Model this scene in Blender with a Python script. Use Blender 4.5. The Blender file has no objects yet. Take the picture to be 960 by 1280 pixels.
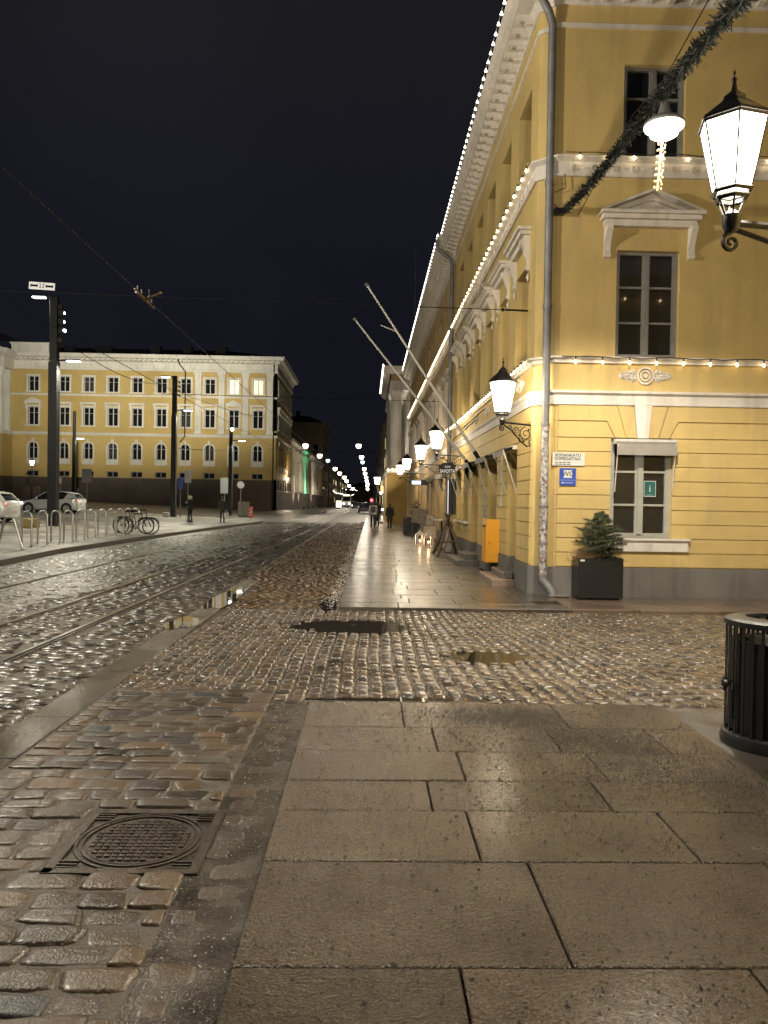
import bpy, math, random
import numpy as np
from mathutils import Matrix, Vector
random.seed(7); RNG = np.random.default_rng(11)
R = math.radians; PI = math.pi
S = bpy.context.scene; C = S.collection

# ------------------------------------------------------------------ camera frame (also turns a photo pixel + distance into a point)
CAM = Vector((0, 0, 1.70)); F = 960.0
_ya, _pi, _ro = math.atan(20/960), math.atan(13.7/960), 0.0157
_fw = Vector((math.sin(_ya)*math.cos(_pi), math.cos(_ya)*math.cos(_pi), -math.sin(_pi)))
_rt = _fw.cross(Vector((0, 0, 1))).normalized(); _up = _rt.cross(_fw)
RT = _rt*math.cos(_ro) + _up*math.sin(_ro); UP = _up*math.cos(_ro) - _rt*math.sin(_ro)
def at(px, py, Y):
    d = _fw + RT*((px-480)/F) + UP*((640-py)/F)
    return CAM + d*(Y/d.y)

# ------------------------------------------------------------------ materials
MATS = {}
def new_mat(name):
    m = bpy.data.materials.new(name); m.use_nodes = True; MATS[name] = m
    return m, m.node_tree.nodes, m.node_tree.links, m.node_tree.nodes['Principled BSDF']
def simple(name, col, rough=.6, metal=0.0, var=.12, scale=6.0, bump=0.0, bscale=40.0, spec=.5, rvar=0.0, coat=0.0):
    m, N, L, b = new_mat(name)
    b.inputs['Roughness'].default_value = rough; b.inputs['Metallic'].default_value = metal
    b.inputs['Specular IOR Level'].default_value = spec; b.inputs['Coat Weight'].default_value = coat
    tc = N.new('ShaderNodeTexCoord'); n = N.new('ShaderNodeTexNoise'); n.inputs['Scale'].default_value = scale; n.inputs['Detail'].default_value = 6
    L.new(tc.outputs['Object'], n.inputs['Vector'])
    r = N.new('ShaderNodeValToRGB'); r.color_ramp.elements[0].position = .3; r.color_ramp.elements[1].position = .7
    r.color_ramp.elements[0].color = (*[c*(1-var) for c in col], 1); r.color_ramp.elements[1].color = (*[min(1, c*(1+var)) for c in col], 1)
    L.new(n.outputs['Fac'], r.inputs['Fac']); L.new(r.outputs['Color'], b.inputs['Base Color'])
    if rvar:
        mr = N.new('ShaderNodeMapRange'); mr.inputs['To Min'].default_value = max(.02, rough-rvar); mr.inputs['To Max'].default_value = rough+rvar
        mr.inputs['From Min'].default_value = .3; mr.inputs['From Max'].default_value = .7
        L.new(n.outputs['Fac'], mr.inputs['Value']); L.new(mr.outputs['Result'], b.inputs['Roughness'])
    if bump:
        n2 = N.new('ShaderNodeTexNoise'); n2.inputs['Scale'].default_value = bscale; n2.inputs['Detail'].default_value = 4
        L.new(tc.outputs['Object'], n2.inputs['Vector'])
        bp = N.new('ShaderNodeBump'); bp.inputs['Strength'].default_value = bump; bp.inputs['Distance'].default_value = .01
        L.new(n2.outputs['Fac'], bp.inputs['Height']); L.new(bp.outputs['Normal'], b.inputs['Normal'])
    return m
def stucco(name, col, dirt, scale=.6, streak=.7):
    """painted render with blotches, rain streaks and faint grain"""
    m, N, L, b = new_mat(name); b.inputs['Roughness'].default_value = .78
    tc = N.new('ShaderNodeTexCoord')
    n1 = N.new('ShaderNodeTexNoise'); n1.inputs['Scale'].default_value = scale; n1.inputs['Detail'].default_value = 8; n1.inputs['Roughness'].default_value = .65
    L.new(tc.outputs['Object'], n1.inputs['Vector'])
    mp = N.new('ShaderNodeMapping'); mp.inputs['Scale'].default_value = (3.2, 3.2, .35); L.new(tc.outputs['Object'], mp.inputs['Vector'])
    n2 = N.new('ShaderNodeTexNoise'); n2.inputs['Scale'].default_value = 1.6; n2.inputs['Detail'].default_value = 6; L.new(mp.outputs['Vector'], n2.inputs['Vector'])
    r1 = N.new('ShaderNodeValToRGB'); r1.color_ramp.elements[0].position = .32; r1.color_ramp.elements[1].position = .62
    r1.color_ramp.elements[0].color = (*[c*.76 for c in col], 1); r1.color_ramp.elements[1].color = (*col, 1)
    L.new(n1.outputs['Fac'], r1.inputs['Fac'])
    r2 = N.new('ShaderNodeValToRGB'); r2.color_ramp.elements[0].position = .50; r2.color_ramp.elements[1].position = .8
    r2.color_ramp.elements[0].color = (0, 0, 0, 1); r2.color_ramp.elements[1].color = (streak, streak, streak, 1)
    L.new(n2.outputs['Fac'], r2.inputs['Fac'])
    mx = N.new('ShaderNodeMix'); mx.data_type = 'RGBA'; L.new(r2.outputs['Color'], mx.inputs['Factor'])
    L.new(r1.outputs['Color'], mx.inputs['A']); mx.inputs['B'].default_value = (*dirt, 1)
    L.new(mx.outputs['Result'], b.inputs['Base Color'])
    n3 = N.new('ShaderNodeTexNoise'); n3.inputs['Scale'].default_value = 22; n3.inputs['Detail'].default_value = 8; L.new(tc.outputs['Object'], n3.inputs['Vector'])
    bp = N.new('ShaderNodeBump'); bp.inputs['Strength'].default_value = .35; bp.inputs['Distance'].default_value = .008
    L.new(n3.outputs['Fac'], bp.inputs['Height']); L.new(bp.outputs['Normal'], b.inputs['Normal'])
    return m
def emit(name, col, strength):
    m = bpy.data.materials.new(name); m.use_nodes = True; MATS[name] = m
    N = m.node_tree.nodes; L = m.node_tree.links; b = N['Principled BSDF']
    b.inputs['Base Color'].default_value = (.8, .8, .8, 1); b.inputs['Emission Color'].default_value = (*col, 1); b.inputs['Emission Strength'].default_value = strength
    return m
def lit_glass(name, col, strength):
    """frosted lantern glass: lets its lamp's light out and glows itself"""
    m = bpy.data.materials.new(name); m.use_nodes = True; MATS[name] = m
    N = m.node_tree.nodes; L = m.node_tree.links; N.remove(N['Principled BSDF'])
    t = N.new('ShaderNodeBsdfTransparent'); e = N.new('ShaderNodeEmission'); a = N.new('ShaderNodeAddShader')
    e.inputs['Color'].default_value = (*col, 1); e.inputs['Strength'].default_value = strength
    L.new(t.outputs[0], a.inputs[0]); L.new(e.outputs[0], a.inputs[1]); L.new(a.outputs[0], N['Material Output'].inputs['Surface'])
    return m
def wet_film(N, L, b, tc, amount, scale=1.7):
    """thin film of rain water, thicker in some patches"""
    n = N.new('ShaderNodeTexNoise'); n.inputs['Scale'].default_value = scale; n.inputs['Detail'].default_value = 4; L.new(tc.outputs['Object'], n.inputs['Vector'])
    mr = N.new('ShaderNodeMapRange'); mr.inputs['From Min'].default_value = .35; mr.inputs['From Max'].default_value = .62; mr.inputs['To Min'].default_value = amount*.35; mr.inputs['To Max'].default_value = amount
    L.new(n.outputs['Fac'], mr.inputs['Value']); L.new(mr.outputs['Result'], b.inputs['Coat Weight']); b.inputs['Coat Roughness'].default_value = .16; b.inputs['Coat IOR'].default_value = 1.4
    n2 = N.new('ShaderNodeTexNoise'); n2.inputs['Scale'].default_value = 26; n2.inputs['Detail'].default_value = 4; L.new(tc.outputs['Object'], n2.inputs['Vector'])
    bp = N.new('ShaderNodeBump'); bp.inputs['Strength'].default_value = .5; bp.inputs['Distance'].default_value = .0035; L.new(n2.outputs['Fac'], bp.inputs['Height']); L.new(bp.outputs['Normal'], b.inputs['Coat Normal'])
def stone_mat(name, rough=.3, rvar=.18, wet_scale=1.1, dark=1.0, bump=.5, bscale=60, spec=.5, film=.8):
    """cobble: each stone carries its own colour in the attribute 'tint'"""
    m, N, L, b = new_mat(name)
    at_ = N.new('ShaderNodeAttribute'); at_.attribute_name = 'tint'
    tc = N.new('ShaderNodeTexCoord')
    n = N.new('ShaderNodeTexNoise'); n.inputs['Scale'].default_value = 35; n.inputs['Detail'].default_value = 8; n.inputs['Roughness'].default_value = .7
    L.new(tc.outputs['Object'], n.inputs['Vector'])
    mr = N.new('ShaderNodeMapRange'); mr.inputs['From Min'].default_value = .25; mr.inputs['From Max'].default_value = .75
    mr.inputs['To Min'].default_value = .6*dark; mr.inputs['To Max'].default_value = 1.35*dark; L.new(n.outputs['Fac'], mr.inputs['Value'])
    vm = N.new('ShaderNodeVectorMath'); vm.operation = 'SCALE'; L.new(at_.outputs['Color'], vm.inputs[0]); L.new(mr.outputs['Result'], vm.inputs['Scale'])
    L.new(vm.outputs[0], b.inputs['Base Color'])
    w = N.new('ShaderNodeTexNoise'); w.inputs['Scale'].default_value = wet_scale; w.inputs['Detail'].default_value = 5; L.new(tc.outputs['Object'], w.inputs['Vector'])
    m2 = N.new('ShaderNodeMapRange'); m2.inputs['From Min'].default_value = .35; m2.inputs['From Max'].default_value = .65
    m2.inputs['To Min'].default_value = rough-rvar; m2.inputs['To Max'].default_value = rough+rvar; L.new(w.outputs['Fac'], m2.inputs['Value'])
    n3 = N.new('ShaderNodeTexNoise'); n3.inputs['Scale'].default_value = bscale; n3.inputs['Detail'].default_value = 6; L.new(tc.outputs['Object'], n3.inputs['Vector'])
    ad = N.new('ShaderNodeMath'); ad.operation = 'MULTIPLY_ADD'; ad.inputs[1].default_value = .25; L.new(n3.outputs['Fac'], ad.inputs[0]); L.new(m2.outputs['Result'], ad.inputs[2])
    sb = N.new('ShaderNodeMath'); sb.operation = 'SUBTRACT'; sb.inputs[1].default_value = .125; L.new(ad.outputs[0], sb.inputs[0]); sb.use_clamp = True
    L.new(sb.outputs[0], b.inputs['Roughness']); b.inputs['Specular IOR Level'].default_value = spec
    bp = N.new('ShaderNodeBump'); bp.inputs['Strength'].default_value = bump; bp.inputs['Distance'].default_value = .006
    L.new(n3.outputs['Fac'], bp.inputs['Height']); L.new(bp.outputs['Normal'], b.inputs['Normal'])
    wet_film(N, L, b, tc, film)
    return m
def granite_slab(name, r0=.2, r1=.38, bump=.9, bd=.005, film=.85):
    """flame-roughened wet granite with dark damp patches"""
    m, N, L, b = new_mat(name)
    at_ = N.new('ShaderNodeAttribute'); at_.attribute_name = 'tint'
    tc = N.new('ShaderNodeTexCoord')
    v = N.new('ShaderNodeTexVoronoi'); v.inputs['Scale'].default_value = 85; L.new(tc.outputs['Object'], v.inputs['Vector'])
    n = N.new('ShaderNodeTexNoise'); n.inputs['Scale'].default_value = 75; n.inputs['Detail'].default_value = 5; n.inputs['Roughness'].default_value = .8; L.new(tc.outputs['Object'], n.inputs['Vector'])
    big = N.new('ShaderNodeTexNoise'); big.inputs['Scale'].default_value = 1.3; big.inputs['Detail'].default_value = 7; big.inputs['Roughness'].default_value = .62; L.new(tc.outputs['Object'], big.inputs['Vector'])
    sp = N.new('ShaderNodeMapRange'); sp.inputs['From Min'].default_value = .38; sp.inputs['From Max'].default_value = .62; sp.inputs['To Min'].default_value = .45; sp.inputs['To Max'].default_value = 1.55
    L.new(n.outputs['Fac'], sp.inputs['Value'])
    bg = N.new('ShaderNodeMapRange'); bg.inputs['From Min'].default_value = .25; bg.inputs['From Max'].default_value = .75; bg.inputs['To Min'].default_value = .7; bg.inputs['To Max'].default_value = 1.2
    L.new(big.outputs['Fac'], bg.inputs['Value'])
    mu = N.new('ShaderNodeMath'); mu.operation = 'MULTIPLY'; L.new(sp.outputs['Result'], mu.inputs[0]); L.new(bg.outputs['Result'], mu.inputs[1])
    vm = N.new('ShaderNodeVectorMath'); vm.operation = 'SCALE'; L.new(at_.outputs['Color'], vm.inputs[0]); L.new(mu.outputs[0], vm.inputs['Scale'])
    L.new(vm.outputs[0], b.inputs['Base Color'])
    rr = N.new('ShaderNodeMapRange'); rr.inputs['From Min'].default_value = .3; rr.inputs['From Max'].default_value = .7; rr.inputs['To Min'].default_value = r0; rr.inputs['To Max'].default_value = r1
    L.new(big.outputs['Fac'], rr.inputs['Value']); L.new(rr.outputs['Result'], b.inputs['Roughness'])
    ad = N.new('ShaderNodeMath'); ad.operation = 'ADD'; L.new(v.outputs['Distance'], ad.inputs[0]); L.new(n.outputs['Fac'], ad.inputs[1])
    bp = N.new('ShaderNodeBump'); bp.inputs['Strength'].default_value = bump; bp.inputs['Distance'].default_value = bd
    L.new(ad.outputs[0], bp.inputs['Height']); L.new(bp.outputs['Normal'], b.inputs['Normal'])
    wet_film(N, L, b, tc, film, .9)
    return m
def snowy(name, dark, snow, lo, hi, scale=.9, rough=.5, fine=9.0, bd=.04):
    m, N, L, b = new_mat(name)
    tc = N.new('ShaderNodeTexCoord')
    n = N.new('ShaderNodeTexNoise'); n.inputs['Scale'].default_value = scale; n.inputs['Detail'].default_value = 10; n.inputs['Roughness'].default_value = .72; L.new(tc.outputs['Object'], n.inputs['Vector'])
    r = N.new('ShaderNodeValToRGB'); r.color_ramp.elements[0].position = lo; r.color_ramp.elements[1].position = hi
    r.color_ramp.elements[0].color = (*dark, 1); r.color_ramp.elements[1].color = (*snow, 1)
    L.new(n.outputs['Fac'], r.inputs['Fac']); L.new(r.outputs['Color'], b.inputs['Base Color'])
    n2 = N.new('ShaderNodeTexNoise'); n2.inputs['Scale'].default_value = fine; n2.inputs['Detail'].default_value = 8; L.new(tc.outputs['Object'], n2.inputs['Vector'])
    mr = N.new('ShaderNodeMapRange'); mr.inputs['To Min'].default_value = rough-.22; mr.inputs['To Max'].default_value = rough+.22; L.new(n2.outputs['Fac'], mr.inputs['Value'])
    L.new(mr.outputs['Result'], b.inputs['Roughness'])
    bp = N.new('ShaderNodeBump'); bp.inputs['Strength'].default_value = .8; bp.inputs['Distance'].default_value = bd
    L.new(n2.outputs['Fac'], bp.inputs['Height']); L.new(bp.outputs['Normal'], b.inputs['Normal'])
    return m
def sticker_mat(name):
    m, N, L, b = new_mat(name); b.inputs['Roughness'].default_value = .5
    tc = N.new('ShaderNodeTexCoord'); v = N.new('ShaderNodeTexVoronoi'); v.inputs['Scale'].default_value = 24; L.new(tc.outputs['Object'], v.inputs['Vector'])
    sx = N.new('ShaderNodeSeparateColor'); L.new(v.outputs['Color'], sx.inputs['Color'])
    r = N.new('ShaderNodeValToRGB'); r.color_ramp.interpolation = 'CONSTANT'
    cols = [(.25, .24, .23), (.5, .5, .47), (.32, .31, .29), (.09, .09, .1), (.42, .41, .4), (.24, .23, .22), (.55, .54, .5), (.26, .25, .24), (.30, .29, .28), (.16, .10, .10), (.45, .44, .4), (.20, .22, .28), (.36, .35, .33), (.26, .12, .10), (.28, .27, .26)]
    for k, c in enumerate(cols):
        e = r.color_ramp.elements[k] if k < 2 else r.color_ramp.elements.new(k/len(cols))
        e.position = k/len(cols); e.color = (*c, 1)
    L.new(sx.outputs[0], r.inputs['Fac']); L.new(r.outputs['Color'], b.inputs['Base Color'])
    return m

stucco('yellow', (.64, .475, .185), (.42, .32, .16))
stucco('yellow_orange', (.60, .42, .20), (.36, .26, .14))
stucco('palace_yellow', (.56, .41, .14), (.40, .31, .15), scale=.15)
stucco('palace_white', (.74, .72, .62), (.38, .36, .3), scale=.2)
stucco('white', (.76, .71, .64), (.36, .33, .29), scale=.9)
stucco('plinth', (.17, .165, .155), (.09, .085, .08), scale=1.2)
stucco('palace_granite', (.105, .08, .062), (.05, .04, .035), scale=.3)
stucco('sand_wall', (.42, .33, .2), (.25, .2, .14), scale=.3)
stucco('far_wall', (.22, .17, .12), (.12, .1, .08), scale=.2)
stucco('brown_ochre', (.5, .33, .1), (.3, .2, .08))
simple('roof', (.008, .008, .009), .85, .0, spec=.1)
simple('frame_paint', (.21, .205, .19), .5, var=.1, bump=.1)
simple('frame_white', (.55, .54, .5), .5)
simple('dark_metal', (.018, .018, .019), .42, .6, rvar=.1)
simple('post_paint', (.008, .009, .009), .55, .1)
simple('iron', (.02, .019, .018), .5, .5)
simple('galv', (.20, .20, .205), .58, .35, var=.18, bump=.15, bscale=12)
simple('steel', (.72, .72, .70), .32, .9)
simple('frame_grey', (.36, .36, .32), .5, var=.1, bump=.1)
simple('rail_steel', (.20, .19, .18), .22, .9, rvar=.06)
simple('chrome', (.6, .6, .62), .2, 1)
simple('black_plastic', (.012, .012, .013), .35, rvar=.08)
simple('black_paint', (.010, .011, .012), .38)
simple('rubber', (.02, .02, .02), .75)
simple('orange', (.88, .42, .03), .38, var=.04)
simple('step_stone', (.13, .125, .115), .42, var=.25, scale=14, bump=.4, rvar=.12)
simple('step_pink', (.24, .17, .13), .42, var=.2, scale=20, bump=.4, rvar=.12)
simple('kerb_stone', (.06, .057, .05), .4, var=.25, scale=5, bump=.4)
simple('wood', (.16, .12, .08), .65, var=.35, scale=9, bump=.3)
simple('grey_wood', (.16, .14, .12), .7, var=.35, scale=6, bump=.3)
simple('needles', (.05, .07, .035), .55, var=.4, scale=10)
simple('garland', (.009, .013, .010), .6, var=.4, scale=10)
simple('dry_grass', (.30, .19, .10), .8, var=.3)
simple('bark', (.07, .05, .035), .85)
simple('soil', (.03, .022, .016), .9)
simple('car_silver', (.74, .75, .74), .25, .3, coat=.6)
simple('car_dark', (.03, .03, .035), .25, .3, coat=.6)
simple('glass', (.014, .015, .016), .035, var=.05, spec=.8)
simple('glass_curtain', (.05, .05, .048), .12, var=.5, scale=3)
simple('car_glass', (.02, .022, .025), .08)
simple('brass_iron', (.10, .07, .03), .4, .8)
simple('sign_white', (.62, .61, .58), .5, var=.04)
simple('sign_blue', (.02, .07, .42), .4, var=.04)
simple('sign_black', (.012, .012, .012), .5)
simple('sign_grey', (.26, .27, .28), .5)
simple('blue_panel', (.02, .08, .3), .5)
simple('teal', (.02, .12, .12), .5)
simple('concrete', (.3, .29, .26), .8, var=.2)
simple('concrete_yellow', (.30, .23, .09), .7)
simple('utility', (.17, .165, .12), .6)
simple('red_paint', (.6, .05, .03), .45)
simple('skin', (.5, .33, .25), .55, var=.05)
simple('hair', (.05, .035, .025), .6)
simple('cloth_black', (.012, .012, .014), .85)
simple('cloth_white', (.45, .44, .42), .85)
simple('cloth_green', (.03, .035, .025), .85)
simple('cloth_fur', (.5, .44, .36), .95)
simple('cloth_jeans', (.03, .04, .07), .85)
simple('bag_white', (.6, .6, .58), .7)
simple('manhole', (.04, .031, .024), .38, .5, var=.3, scale=30, bump=.5, bscale=120, rvar=.12)
simple('grit', (.022, .018, .015), .6, var=.5, scale=50)
simple('ice', (.45, .44, .42), .35, var=.2)
simple('awning', (.22, .20, .18), .75)
simple('valance', (.30, .28, .25), .8)
simple('canvas', (.35, .33, .3), .8)
sticker_mat('stickers')
simple('dirt', (.06, .048, .036), .42, var=.45, scale=9, bump=1.0, bscale=45, rvar=.2)
simple('joint', (.048, .038, .028), .6, var=.5, scale=20, bump=1.0, bscale=90, rvar=.2)
simple('wet_dirt', (.03, .024, .019), .24, var=.5, scale=5, bump=.8, bscale=70, rvar=.16)
simple('asphalt', (.05, .043, .036), .4, var=.3, scale=3, bump=.8, bscale=90, rvar=.2)
snowy('slush', (.05, .045, .04), (.24, .23, .20), .45, .68, 1.6, .34, 7, .02)
snowy('plaza', (.075, .068, .058), (.40, .39, .35), .44, .66, .7, .5, 6)
snowy('road_far', (.035, .03, .028), (.10, .095, .085), .45, .75, .5, .42, 14, .006)
stone_mat('cobble', .24, .12, 1.1, bump=.7, bscale=38)
stone_mat('cobble_near', .44, .16, 1.6, bump=.8, bscale=90, film=.32)
stone_mat('cobble_tram', .25, .12, .8, bump=.7)
granite_slab('slab', .14, .30, 1.0, .014, .3); granite_slab('slab_far', .26, .42, .5, .002)
m, N_, L_, b_ = new_mat('water'); b_.inputs['Base Color'].default_value = (.022, .018, .012, 1); b_.inputs['Roughness'].default_value = .025; b_.inputs['Specular IOR Level'].default_value = .6
WARM = (1.0, .80, .52); WARM2 = (1.0, .76, .46); COOL = (.92, .96, 1.0); NEUT = (1.0, .93, .8)
lit_glass('lantern_glass', (1.0, .88, .7), 7)
emit('lamp_white', (.95, .98, 1.0), 22); emit('lamp_warm', (1.0, .86, .66), 30); emit('lamp_gold', (1.0, .60, .10), 1.5); emit('sign_glow', (.9, .88, .8), .45)  # last one: faint glow put into sign plate and lettering colour
emit('bulb', (1.0, .74, .40), 20); emit('bulb_white', (1.0, .93, .78), 6); emit('lamp_green', (.6, 1.0, .8), 4); emit('lamp_red', (1.0, .03, .04), 12)
emit('lamp_small', (.9, .95, 1.0), 12); emit('head_light', (.95, .97, 1.0), 14); emit('tail_light', (1.0, .04, .03), .5)
emit('lit_window', (1.0, .78, .36), .85); emit('sign_lit', (.55, .75, .9), 1.4); emit('flame', (1.0, .6, .25), 9); emit('screen_lit', (.6, .7, .9), .9); emit('orange_lit', (1.0, .4, .08), 2.0); emit('ad_lit', (1.0, .95, .6), 2.5)

for _n in ('lamp_green', 'lamp_red', 'head_light', 'tail_light', 'ad_lit', 'orange_lit', 'lit_window', 'sign_lit', 'screen_lit', 'lamp_small', 'sign_glow', 'flame'): MATS[_n].cycles.emission_sampling = 'NONE'
# ------------------------------------------------------------------ mesh building
class MB:
    def __init__(s): s.v = []; s.f = []
    def add(s, v, f, T=None):
        n = len(s.v); s.v += [tuple(T(p)) if T else tuple(p) for p in v]; s.f += [tuple(i+n for i in q) for q in f]; return s
    def box(s, x0, x1, y0, y1, z0, z1, T=None):
        v = [(x, y, z) for z in (z0, z1) for y in (y0, y1) for x in (x0, x1)]
        return s.add(v, [(0, 2, 3, 1), (4, 5, 7, 6), (0, 1, 5, 4), (2, 6, 7, 3), (0, 4, 6, 2), (1, 3, 7, 5)], T)
    def bar(s, p, q, w, h, up=(0, 0, 1)):
        p, q = Vector(p), Vector(q); d = (q-p).normalized(); u = Vector(up)
        if abs(d.dot(u)) > .98: u = Vector((0, 1, 0))
        a = d.cross(u).normalized()*w/2; b = a.cross(d).normalized()*h/2
        v = [p-a-b, p+a-b, p+a+b, p-a+b, q-a-b, q+a-b, q+a+b, q-a+b]
        return s.add(v, [(3, 2, 1, 0), (4, 5, 6, 7), (0, 1, 5, 4), (1, 2, 6, 5), (2, 3, 7, 6), (3, 0, 4, 7)])
    def path(s, pts, r, n=6, caps=True, closed=False):
        P = [Vector(p) for p in pts]; m = len(P); rr = r if isinstance(r, (list, tuple)) else [r]*m
        rings = []; ref = None
        for i in range(m):
            if closed: d = (P[(i+1) % m]-P[i-1]).normalized()
            else: d = (P[min(i+1, m-1)]-P[max(i-1, 0)]).normalized()
            if ref is None:
                ref = Vector((0, 0, 1)) if abs(d.z) < .9 else Vector((1, 0, 0))
            a = d.cross(ref)
            if a.length < 1e-5: a = d.cross(Vector((.3, 1, .2)))
            a.normalize(); b = d.cross(a).normalized(); ref = -b
            rings.append([P[i]+a*math.cos(2*PI*k/n)*rr[i]+b*math.sin(2*PI*k/n)*rr[i] for k in range(n)])
        f = []; L = m if closed else m-1
        for i in range(L):
            j = (i+1) % m
            for k in range(n): f.append((i*n+k, i*n+(k+1) % n, j*n+(k+1) % n, j*n+k))
        if caps and not closed: f += [tuple(range(n-1, -1, -1)), tuple((m-1)*n+k for k in range(n))]
        return s.add([p for r_ in rings for p in r_], f)
    def tube(s, p, q, r, r2=None, n=8): return s.path([p, q], [r, r if r2 is None else r2], n)
    def lathe(s, prof, n=16, c=(0, 0, 0), axis='z', a0=0.0, closed=False):
        v = []
        for r, z in prof:
            for k in range(n):
                a = a0+2*PI*k/n; x, y = r*math.cos(a), r*math.sin(a)
                if axis == 'z': v.append((c[0]+x, c[1]+y, c[2]+z))
                elif axis == 'y': v.append((c[0]+x, c[1]+z, c[2]+y))
                else: v.append((c[0]+z, c[1]+x, c[2]+y))
        m = len(prof); f = []
        for i in range(m-(0 if closed else 1)):
            j = (i+1) % m
            for k in range(n): f.append((i*n+k, i*n+(k+1) % n, j*n+(k+1) % n, j*n+k))
        if not closed: f += [tuple(range(n-1, -1, -1)), tuple((m-1)*n+k for k in range(n))]
        return s.add(v, f)
    def prism(s, poly, a, b, T):
        """poly in 2-D, extruded from depth a to b; T(u,w,depth) -> point"""
        n = len(poly); v = [T(u, w, a) for u, w in poly]+[T(u, w, b) for u, w in poly]
        return s.add(v, [tuple(range(n-1, -1, -1)), tuple(range(n, 2*n))]+[(i, (i+1) % n, n+(i+1) % n, n+i) for i in range(n)])
    def sweep(s, path, prof):
        """prof of (outward d, z) swept along the 2-D path, outward = right-hand side of travel"""
        n = len(prof); P = [Vector((p[0], p[1])) for p in path]; rings = []
        for i in range(len(P)):
            ds = []
            if i > 0: ds.append((P[i]-P[i-1]).normalized())
            if i < len(P)-1: ds.append((P[i+1]-P[i]).normalized())
            ns = [Vector((d.y, -d.x)) for d in ds]
            m_ = sum(ns, Vector((0, 0))).normalized(); m_ = m_/max(.3, m_.dot(ns[0]))
            rings.append([(P[i].x+m_.x*d, P[i].y+m_.y*d, z) for d, z in prof])
        f = []
        for i in range(len(P)-1):
            for k in range(n): f.append((i*n+k, i*n+(k+1) % n, (i+1)*n+(k+1) % n, (i+1)*n+k))
        f += [tuple(range(n)), tuple((len(P)-1)*n+k for k in range(n-1, -1, -1))]
        return s.add([p for r_ in rings for p in r_], f)
    def ball(s, c, r, n=8, sc=(1, 1, 1)):
        prof = [(max(.001, r*math.sin(PI*i/n)), -r*math.cos(PI*i/n)) for i in range(n+1)]
        t = MB(); t.lathe(prof, n+2); return s.add([(c[0]+x*sc[0], c[1]+y*sc[1], c[2]+z*sc[2]) for x, y, z in t.v], t.f)
    def loft(s, rings, caps=True):
        n = len(rings[0]); f = []
        for i in range(len(rings)-1):
            for k in range(n): f.append((i*n+k, i*n+(k+1) % n, (i+1)*n+(k+1) % n, (i+1)*n+k))
        if caps: f += [tuple(range(n-1, -1, -1)), tuple((len(rings)-1)*n+k for k in range(n))]
        return s.add([p for r_ in rings for p in r_], f)
    def mesh(s, name, mat, smooth=False):
        me = bpy.data.meshes.new(name); me.from_pydata(s.v, [], s.f)
        if mat: me.materials.append(MATS[mat])
        if smooth: me.shade_smooth() if hasattr(me, 'shade_smooth') else None
        if smooth: me.set_sharp_from_angle(angle=R(40))
        return me
    def build(s, name, mat, parent=None, smooth=False, world=False, bevel=0, col=None):
        me = s.mesh(name, mat, smooth); return put(name, me, parent, world=world, bevel=bevel)
def put(name, me, parent=None, loc=(0, 0, 0), rz=0, world=False, bevel=0, rot=None, scale=None):
    o = bpy.data.objects.new(name, me); C.objects.link(o); o.location = loc; o.rotation_euler = rot or (0, 0, rz)
    if scale: o.scale = scale
    if parent:
        o.parent = parent
        if world: o.location = Vector(loc)-root_loc(parent)
    if bevel:
        b = o.modifiers.new('Bevel', 'BEVEL'); b.width = bevel; b.segments = 2; b.limit_method = 'ANGLE'
    return o
def root_loc(p):
    v = Vector((0, 0, 0))
    while p: v += Vector(p.location); p = p.parent
    return v
def tag(o, label=None, cat=None, group=None, kind=None):
    if label: o['label'] = label
    if cat: o['category'] = cat
    if group: o['group'] = group
    if kind: o['kind'] = kind
    return o
def thing(name, label, cat, loc=(0, 0, 0), rz=0, group=None):
    o = bpy.data.objects.new(name, None); C.objects.link(o); o.location = loc; o.rotation_euler = (0, 0, rz); o.empty_display_size = .2
    return tag(o, label, cat, group)
def kids(o): return [c for c in bpy.data.objects if c.parent is o]
def copy_tree(o, parent=None):
    c = o.copy(); C.objects.link(c); c.parent = parent
    for ch in kids(o): copy_tree(ch, c)
    return c
def light(name, kind, loc, energy, col, parent=None, radius=.08, target=None, angle=None, blend=.3, size=None, world=False):
    d = bpy.data.lights.new(name, kind); d.energy = energy; d.color = col
    if kind in ('POINT', 'SPOT'): d.shadow_soft_size = radius
    if kind == 'SPOT': d.spot_size = R(angle or 120); d.spot_blend = blend
    if kind == 'AREA': d.size = size or .4
    o = bpy.data.objects.new(name, d); C.objects.link(o); o.location = loc
    if target is not None:
        base = Vector(loc) if (world or not parent) else Vector(loc)+root_loc(parent)
        o.rotation_euler = (Vector(target)-base).to_track_quat('-Z', 'Y').to_euler()
    if parent:
        o.parent = parent
        if world: o.location = Vector(loc)-root_loc(parent)
    return o
def text(name, body, size, mat, parent, loc, rot=(PI/2, 0, 0), depth=.002, sx=1.0, align='CENTER'):
    cu = bpy.data.curves.new(name, 'FONT'); cu.body = body; cu.size = size; cu.align_x = align; cu.align_y = 'CENTER'; cu.extrude = depth; cu.offset = size*.004
    t = bpy.data.objects.new(name, cu); C.objects.link(t); bpy.context.view_layer.update()
    me = bpy.data.meshes.new_from_object(t.evaluated_get(bpy.context.evaluated_depsgraph_get())); bpy.data.objects.remove(t)
    me.materials.clear(); me.materials.append(MATS[mat])
    return put(name, me, parent, loc=loc, rot=rot, scale=(sx, 1, 1))
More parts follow.
